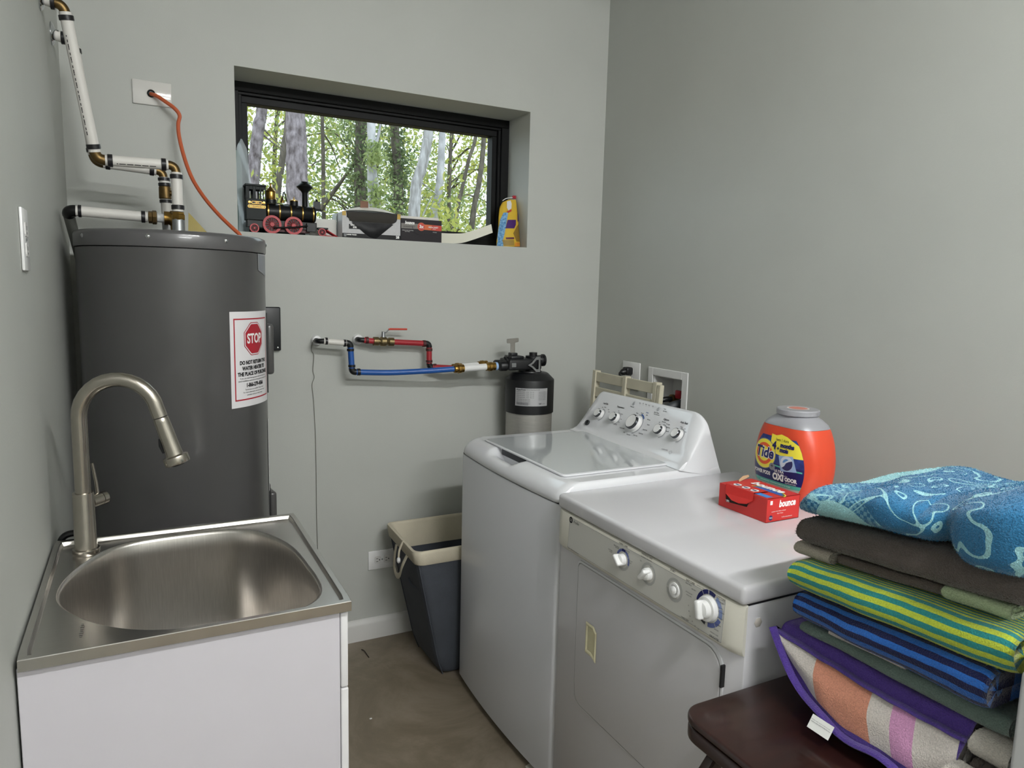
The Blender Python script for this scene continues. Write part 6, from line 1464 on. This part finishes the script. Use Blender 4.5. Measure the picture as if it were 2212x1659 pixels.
folded('folded_towel', 'thin folded sage green towel between the purple and blue striped towels', sage2, XF+.002, 1.48, -2.275, -1.922, zq, .020, 2, 2, sag=.0015, grow=.012)
zq += .0206
folded('washcloth', 'off-white cloth edge showing under the blue striped towel', offw, XF-.004, 1.45, -2.12, -1.975, zq+.001, .008, 1, 4, tilt=.005, sag=.0008)
zq += .0100
folded('folded_towel', 'royal blue and navy striped folded towel in the middle of the stack', blues, XF-.016, 1.49, -2.262, -1.917, zq, .050, 2, 5, tilt=.010, grow=.014, skew=.014, sag=.003)
zq += .0505
folded('folded_towel', 'lime green and teal striped folded towel above the blue striped one', limes, XF-.020, 1.50, -2.288, -1.905, zq, .054, 2, 6, tilt=.026, grow=.006, skew=.010, sag=.003)
zq += .0575
folded('washcloth', 'small pale greige washcloth end peeking out above the striped towel', greige, XF+.002, 1.40, -1.968, -1.892, zq, .024, 2, 7, tilt=.004, sag=.002)
folded('washcloth', 'small pale green rolled washcloth lying on the lime striped towel', palegreen, XF-.006, 1.36, -2.262, -2.168, zq+.028, .022, 2, 8, tilt=.006, sag=.002)
folded('folded_towel', 'thin charcoal towel edge with ribbed hem under the thick charcoal towel', plain_towel('brown_grey_terry', (104, 94, 88)), XF-.002, 1.48, -2.160, -1.975, zq+.010, .016, 1, 10, tilt=.016, sag=.0015)
zq += .027
folded('folded_towel', 'thick charcoal terry towel folded below the blue patterned towel', char, XF-.010, 1.50, -2.30, -1.908, zq, .050, 2, 9, tilt=.034, grow=.008, skew=.006, sag=.004, wob=.008)
zq += .053
# --- blue patterned bath towel bunched on top
def aqua_mat():
    m, nt, b, sep, nz, n2, tc = uvmat('blue_pattern_terry')
    N, L = nt.nodes, nt.links
    big0 = N.new('ShaderNodeTexNoise'); big0.inputs['Scale'].default_value = 5.5; big0.inputs['Detail'].default_value = 0; L.new(tc.outputs['Object'], big0.inputs['Vector']); zone0 = mth(nt, 'GREATER_THAN', big0.outputs[0], .62)
    w = N.new('ShaderNodeTexNoise'); w.inputs['Scale'].default_value = 11; w.inputs['Detail'].default_value = 1; w.inputs['Distortion'].default_value = .9; L.new(tc.outputs['Object'], w.inputs['Vector'])
    f = mth(nt, 'FRACT', mth(nt, 'MULTIPLY', w.outputs[0], 5.5)); ln = mth(nt, 'MULTIPLY', mth(nt, 'GREATER_THAN', f, .86), mth(nt, 'SUBTRACT', 1, zone0))
    vo = N.new('ShaderNodeTexVoronoi'); vo.inputs['Scale'].default_value = 14; L.new(tc.outputs['Object'], vo.inputs['Vector']); pet = mth(nt, 'MULTIPLY', mth(nt, 'GREATER_THAN', vo.outputs[0], .10), mth(nt, 'LESS_THAN', vo.outputs[0], .17))
    big = N.new('ShaderNodeTexNoise'); big.inputs['Scale'].default_value = 4.2; big.inputs['Detail'].default_value = 0; L.new(tc.outputs['Object'], big.inputs['Vector']); zone = mth(nt, 'GREATER_THAN', big.outputs[0], .47)
    ck = N.new('ShaderNodeTexChecker'); ck.inputs['Scale'].default_value = 150; L.new(tc.outputs['Object'], ck.inputs['Vector'])
    base = mixc(nt, mth(nt, 'MULTIPLY', zone, mth(nt, 'MULTIPLY', ck.outputs[1], .45)), (44, 106, 146), (140, 190, 204))
    base = mixc(nt, ln, base, (146, 194, 202)); base = mixc(nt, zone0, base, (152, 200, 206)); base = mixc(nt, mth(nt, 'MULTIPLY', pet, zone), base, (158, 204, 210))
    nt.links.new(shade(nt, base, nz, .3), b.inputs['Base Color']); return m
def bunch():
    nu, nv = 110, 64; y1_, y0_ = -1.898, -2.372; x0_, x1_ = 1.206, 1.545
    def H(f): return .030+.034*min(1, f/.10)**.7+.014*math.exp(-((f-.33)/.12)**2)+.062*(1/(1+math.exp(-(f-.62)/.07)))
    def base(f): return zq+.003+.040*f
    vs = []; fs = []
    for i in range(nu):
        f = i/(nu-1); e = min(1, (min(f, 1-f)/.10+.02))**.5; y = y1_+(y0_-y1_)*f
        cx = (x0_+x1_)/2; hw_ = (x1_-x0_)/2*(.62+.38*e)
        for j in range(nv):
            a = 2*PI*j/nv; c, s = math.cos(a), math.sin(a)
            X = math.copysign(abs(c)**.62, c)*hw_; zt = math.copysign(abs(s)**.62, s); h = H(f)*(.30+.70*e)
            r1 = noise.noise(V((X*7, y*8, 5.5))); r2 = noise.noise(V((X*5+y*16, y*5-X*8, 1.5))); r3 = noise.noise(V((X*26, y*26, 9.5)))
            crease = -abs(noise.noise(V((X*4+3, y*9, 2.2))))**.6
            dome = 1-.35*(X/hw_)**2*(f > .5)
            z = base(f)+h/2+zt*h/2*(dome if s > 0 else 1)
            if s > -.1: z += (.010*r1+.010*r2+.010*crease+.003*r3)*(.3+.7*max(0, s))*e
            roll = math.exp(-((f-.76)/.13)**4)      # the fold that rolls out over the front edge
            if c < 0:
                X += (-.020*roll*abs(c) + .016*math.exp(-((f-.585)/.035)**2) - .006*r2 + .004*r3)*e
                if s < .35: z -= .026*roll*abs(c)*(1-max(0, s)/.35)
                z += .012*math.exp(-((f-.60)/.04)**2)*(s < 0)
            z = max(z, base(f)-.0300*roll*(c < -.45)*(1 if X < -.155 else 0)-.001)
            vs.append(V((cx+X, y+.008*r1, z)))
    for i in range(nu-1):
        for j in range(nv): fs.append([i*nv+j, i*nv+(j+1) % nv, (i+1)*nv+(j+1) % nv, (i+1)*nv+j])
    fs.append(list(range(nv))); fs.append([(nu-1)*nv+j for j in range(nv)][::-1])
    mb = MB(); mb.add(vs, fs)
    o = mb.build('bath_towel', aqua_mat(), org=V((1.37, -2.12, zq)), angle=180)
    tag(o, 'bunched blue bath towel with pale aqua pattern on top of the stack', 'towel', 'towels stacked on the stool'); return o
bunch()
# grey, white and magenta linens in the gap beside the cabinet
folded('folded_towel', 'magenta folded cloth low beside the grey cabinet', maroon, 1.248, 1.46, -2.284, -2.233, ZS+.0008, .046, 2, 15, sag=.001, wob=.001, ny=14)
folded('folded_towel', 'short dark grey folded towel above the magenta cloth', char, 1.246, 1.46, -2.284, -2.233, ZS+.0476, .044, 2, 16, sag=.001, wob=.001, ny=14)
folded('washcloth', 'white crumpled washcloth end above the short dark grey towel', offw, 1.244, 1.46, -2.284, -2.235, ZS+.0925, .040, 2, 17, sag=.003, wob=.004, ny=14)
# terry pile: short loops standing on the towels' outer faces
def pile(o, n, L_):
    me = o.data; ul = me.uv_layers.active; me.calc_loop_triangles(); T = me.loop_triangles
    co = np.empty(len(me.vertices)*3); me.vertices.foreach_get('co', co); co = co.reshape(-1, 3)
    tv = np.empty(len(T)*3, dtype=np.int64); T.foreach_get('vertices', tv); tv = tv.reshape(-1, 3); tlp = np.empty(len(T)*3, dtype=np.int64); T.foreach_get('loops', tlp); tlp = tlp.reshape(-1, 3)
    a, b_, c = co[tv[:, 0]], co[tv[:, 1]], co[tv[:, 2]]; nn = np.cross(b_-a, c-a); ar = np.linalg.norm(nn, axis=1); nn = nn/np.maximum(ar, 1e-12)[:, None]
    wt = ar*((nn[:, 0] < .3) | (nn[:, 2] > .2)); idx = rng.choice(len(T), n, p=wt/wt.sum())
    r1, r2 = np.sqrt(rng.random(n)), rng.random(n); w0, w1, w2 = 1-r1, r1*(1-r2), r1*r2
    p = a[idx]*w0[:, None]+b_[idx]*w1[:, None]+c[idx]*w2[:, None]; nr = nn[idx]
    d = nr+rng.normal(0, .55, (n, 3)); d /= np.linalg.norm(d, axis=1)[:, None]; s_ = np.cross(d, rng.normal(0, 1, (n, 3))); s_ /= np.linalg.norm(s_, axis=1)[:, None]
    ln = L_*rng.uniform(.6, 1.3, n)[:, None]; p0 = p-nr*.0004
    v = np.stack([p0-s_*L_*.22, p0+s_*L_*.22, p0+d*ln], 1).reshape(-1, 3); f = np.arange(3*n).reshape(-1, 3)
    pm2 = bpy.data.meshes.new('pile'); pm2.from_pydata(v.tolist(), [], f.tolist()); pm2.materials.append(me.materials[0])
    if ul:
        uvs = np.empty(len(me.loops)*2); ul.data.foreach_get('uv', uvs); uvs = uvs.reshape(-1, 2); q = uvs[tlp[idx, 0]]*w0[:, None]+uvs[tlp[idx, 1]]*w1[:, None]+uvs[tlp[idx, 2]]*w2[:, None]
        u2 = pm2.uv_layers.new(name='UVMap'); u2.data.foreach_set('uv', np.repeat(q, 3, axis=0).ravel())
    po = bpy.data.objects.new('pile', pm2); C.objects.link(po); po.parent = o; po['kind'] = 'stuff'; ORG[po.name] = ORG[o.name]
for o in [o for o in bpy.data.objects if o.type == 'MESH' and o.parent is None and o.get('category') == 'towel']:
    big = o.name.startswith('bath'); lab = o['label']
    pile(o, 60000 if big else (55000 if 'charcoal terry' in lab else 26000), .0038 if 'charcoal' in lab else .0026)
# ================================================================== BITS ON THE FLOOR
def fl_(px, py): return at(px, py, 2, .0)
pts = [fl_(781, 1404)+V((0, 0, .002)), fl_(787, 1408)+V((0, 0, .004)), fl_(794, 1417)+V((0, 0, .002)), fl_(797, 1421)+V((0, 0, .002))]
tag(MB().tube(smoothpts(pts, 4), .0018, 6).build('twig', mat('twig_brown', (36, 26, 22), .8), org=pts[0]), 'tiny dark twig lying on the concrete near the baseboard', 'twig')
p = fl_(801, 1553); tag(MB().box(p.x-.004, p.x+.004, p.y-.003, p.y+.003, .0004, .0024, .0008, 1).build('paint_chip', ink_w, org=p), 'small white chip on the open concrete floor', 'chip')
p = fl_(1146, 1657); tag(MB().prism([(-.016, -.008), (.012, -.014), (.02, .004), (.002, .014), (-.014, .008)], (p.x, p.y, .0006), (1, 0, 0), (0, 1, 0), .0015).build('paper_scrap', mat('scrap_paper', (200, 196, 184), .8), org=p), 'pale paper scrap on the floor at the foot of the washer', 'scrap')
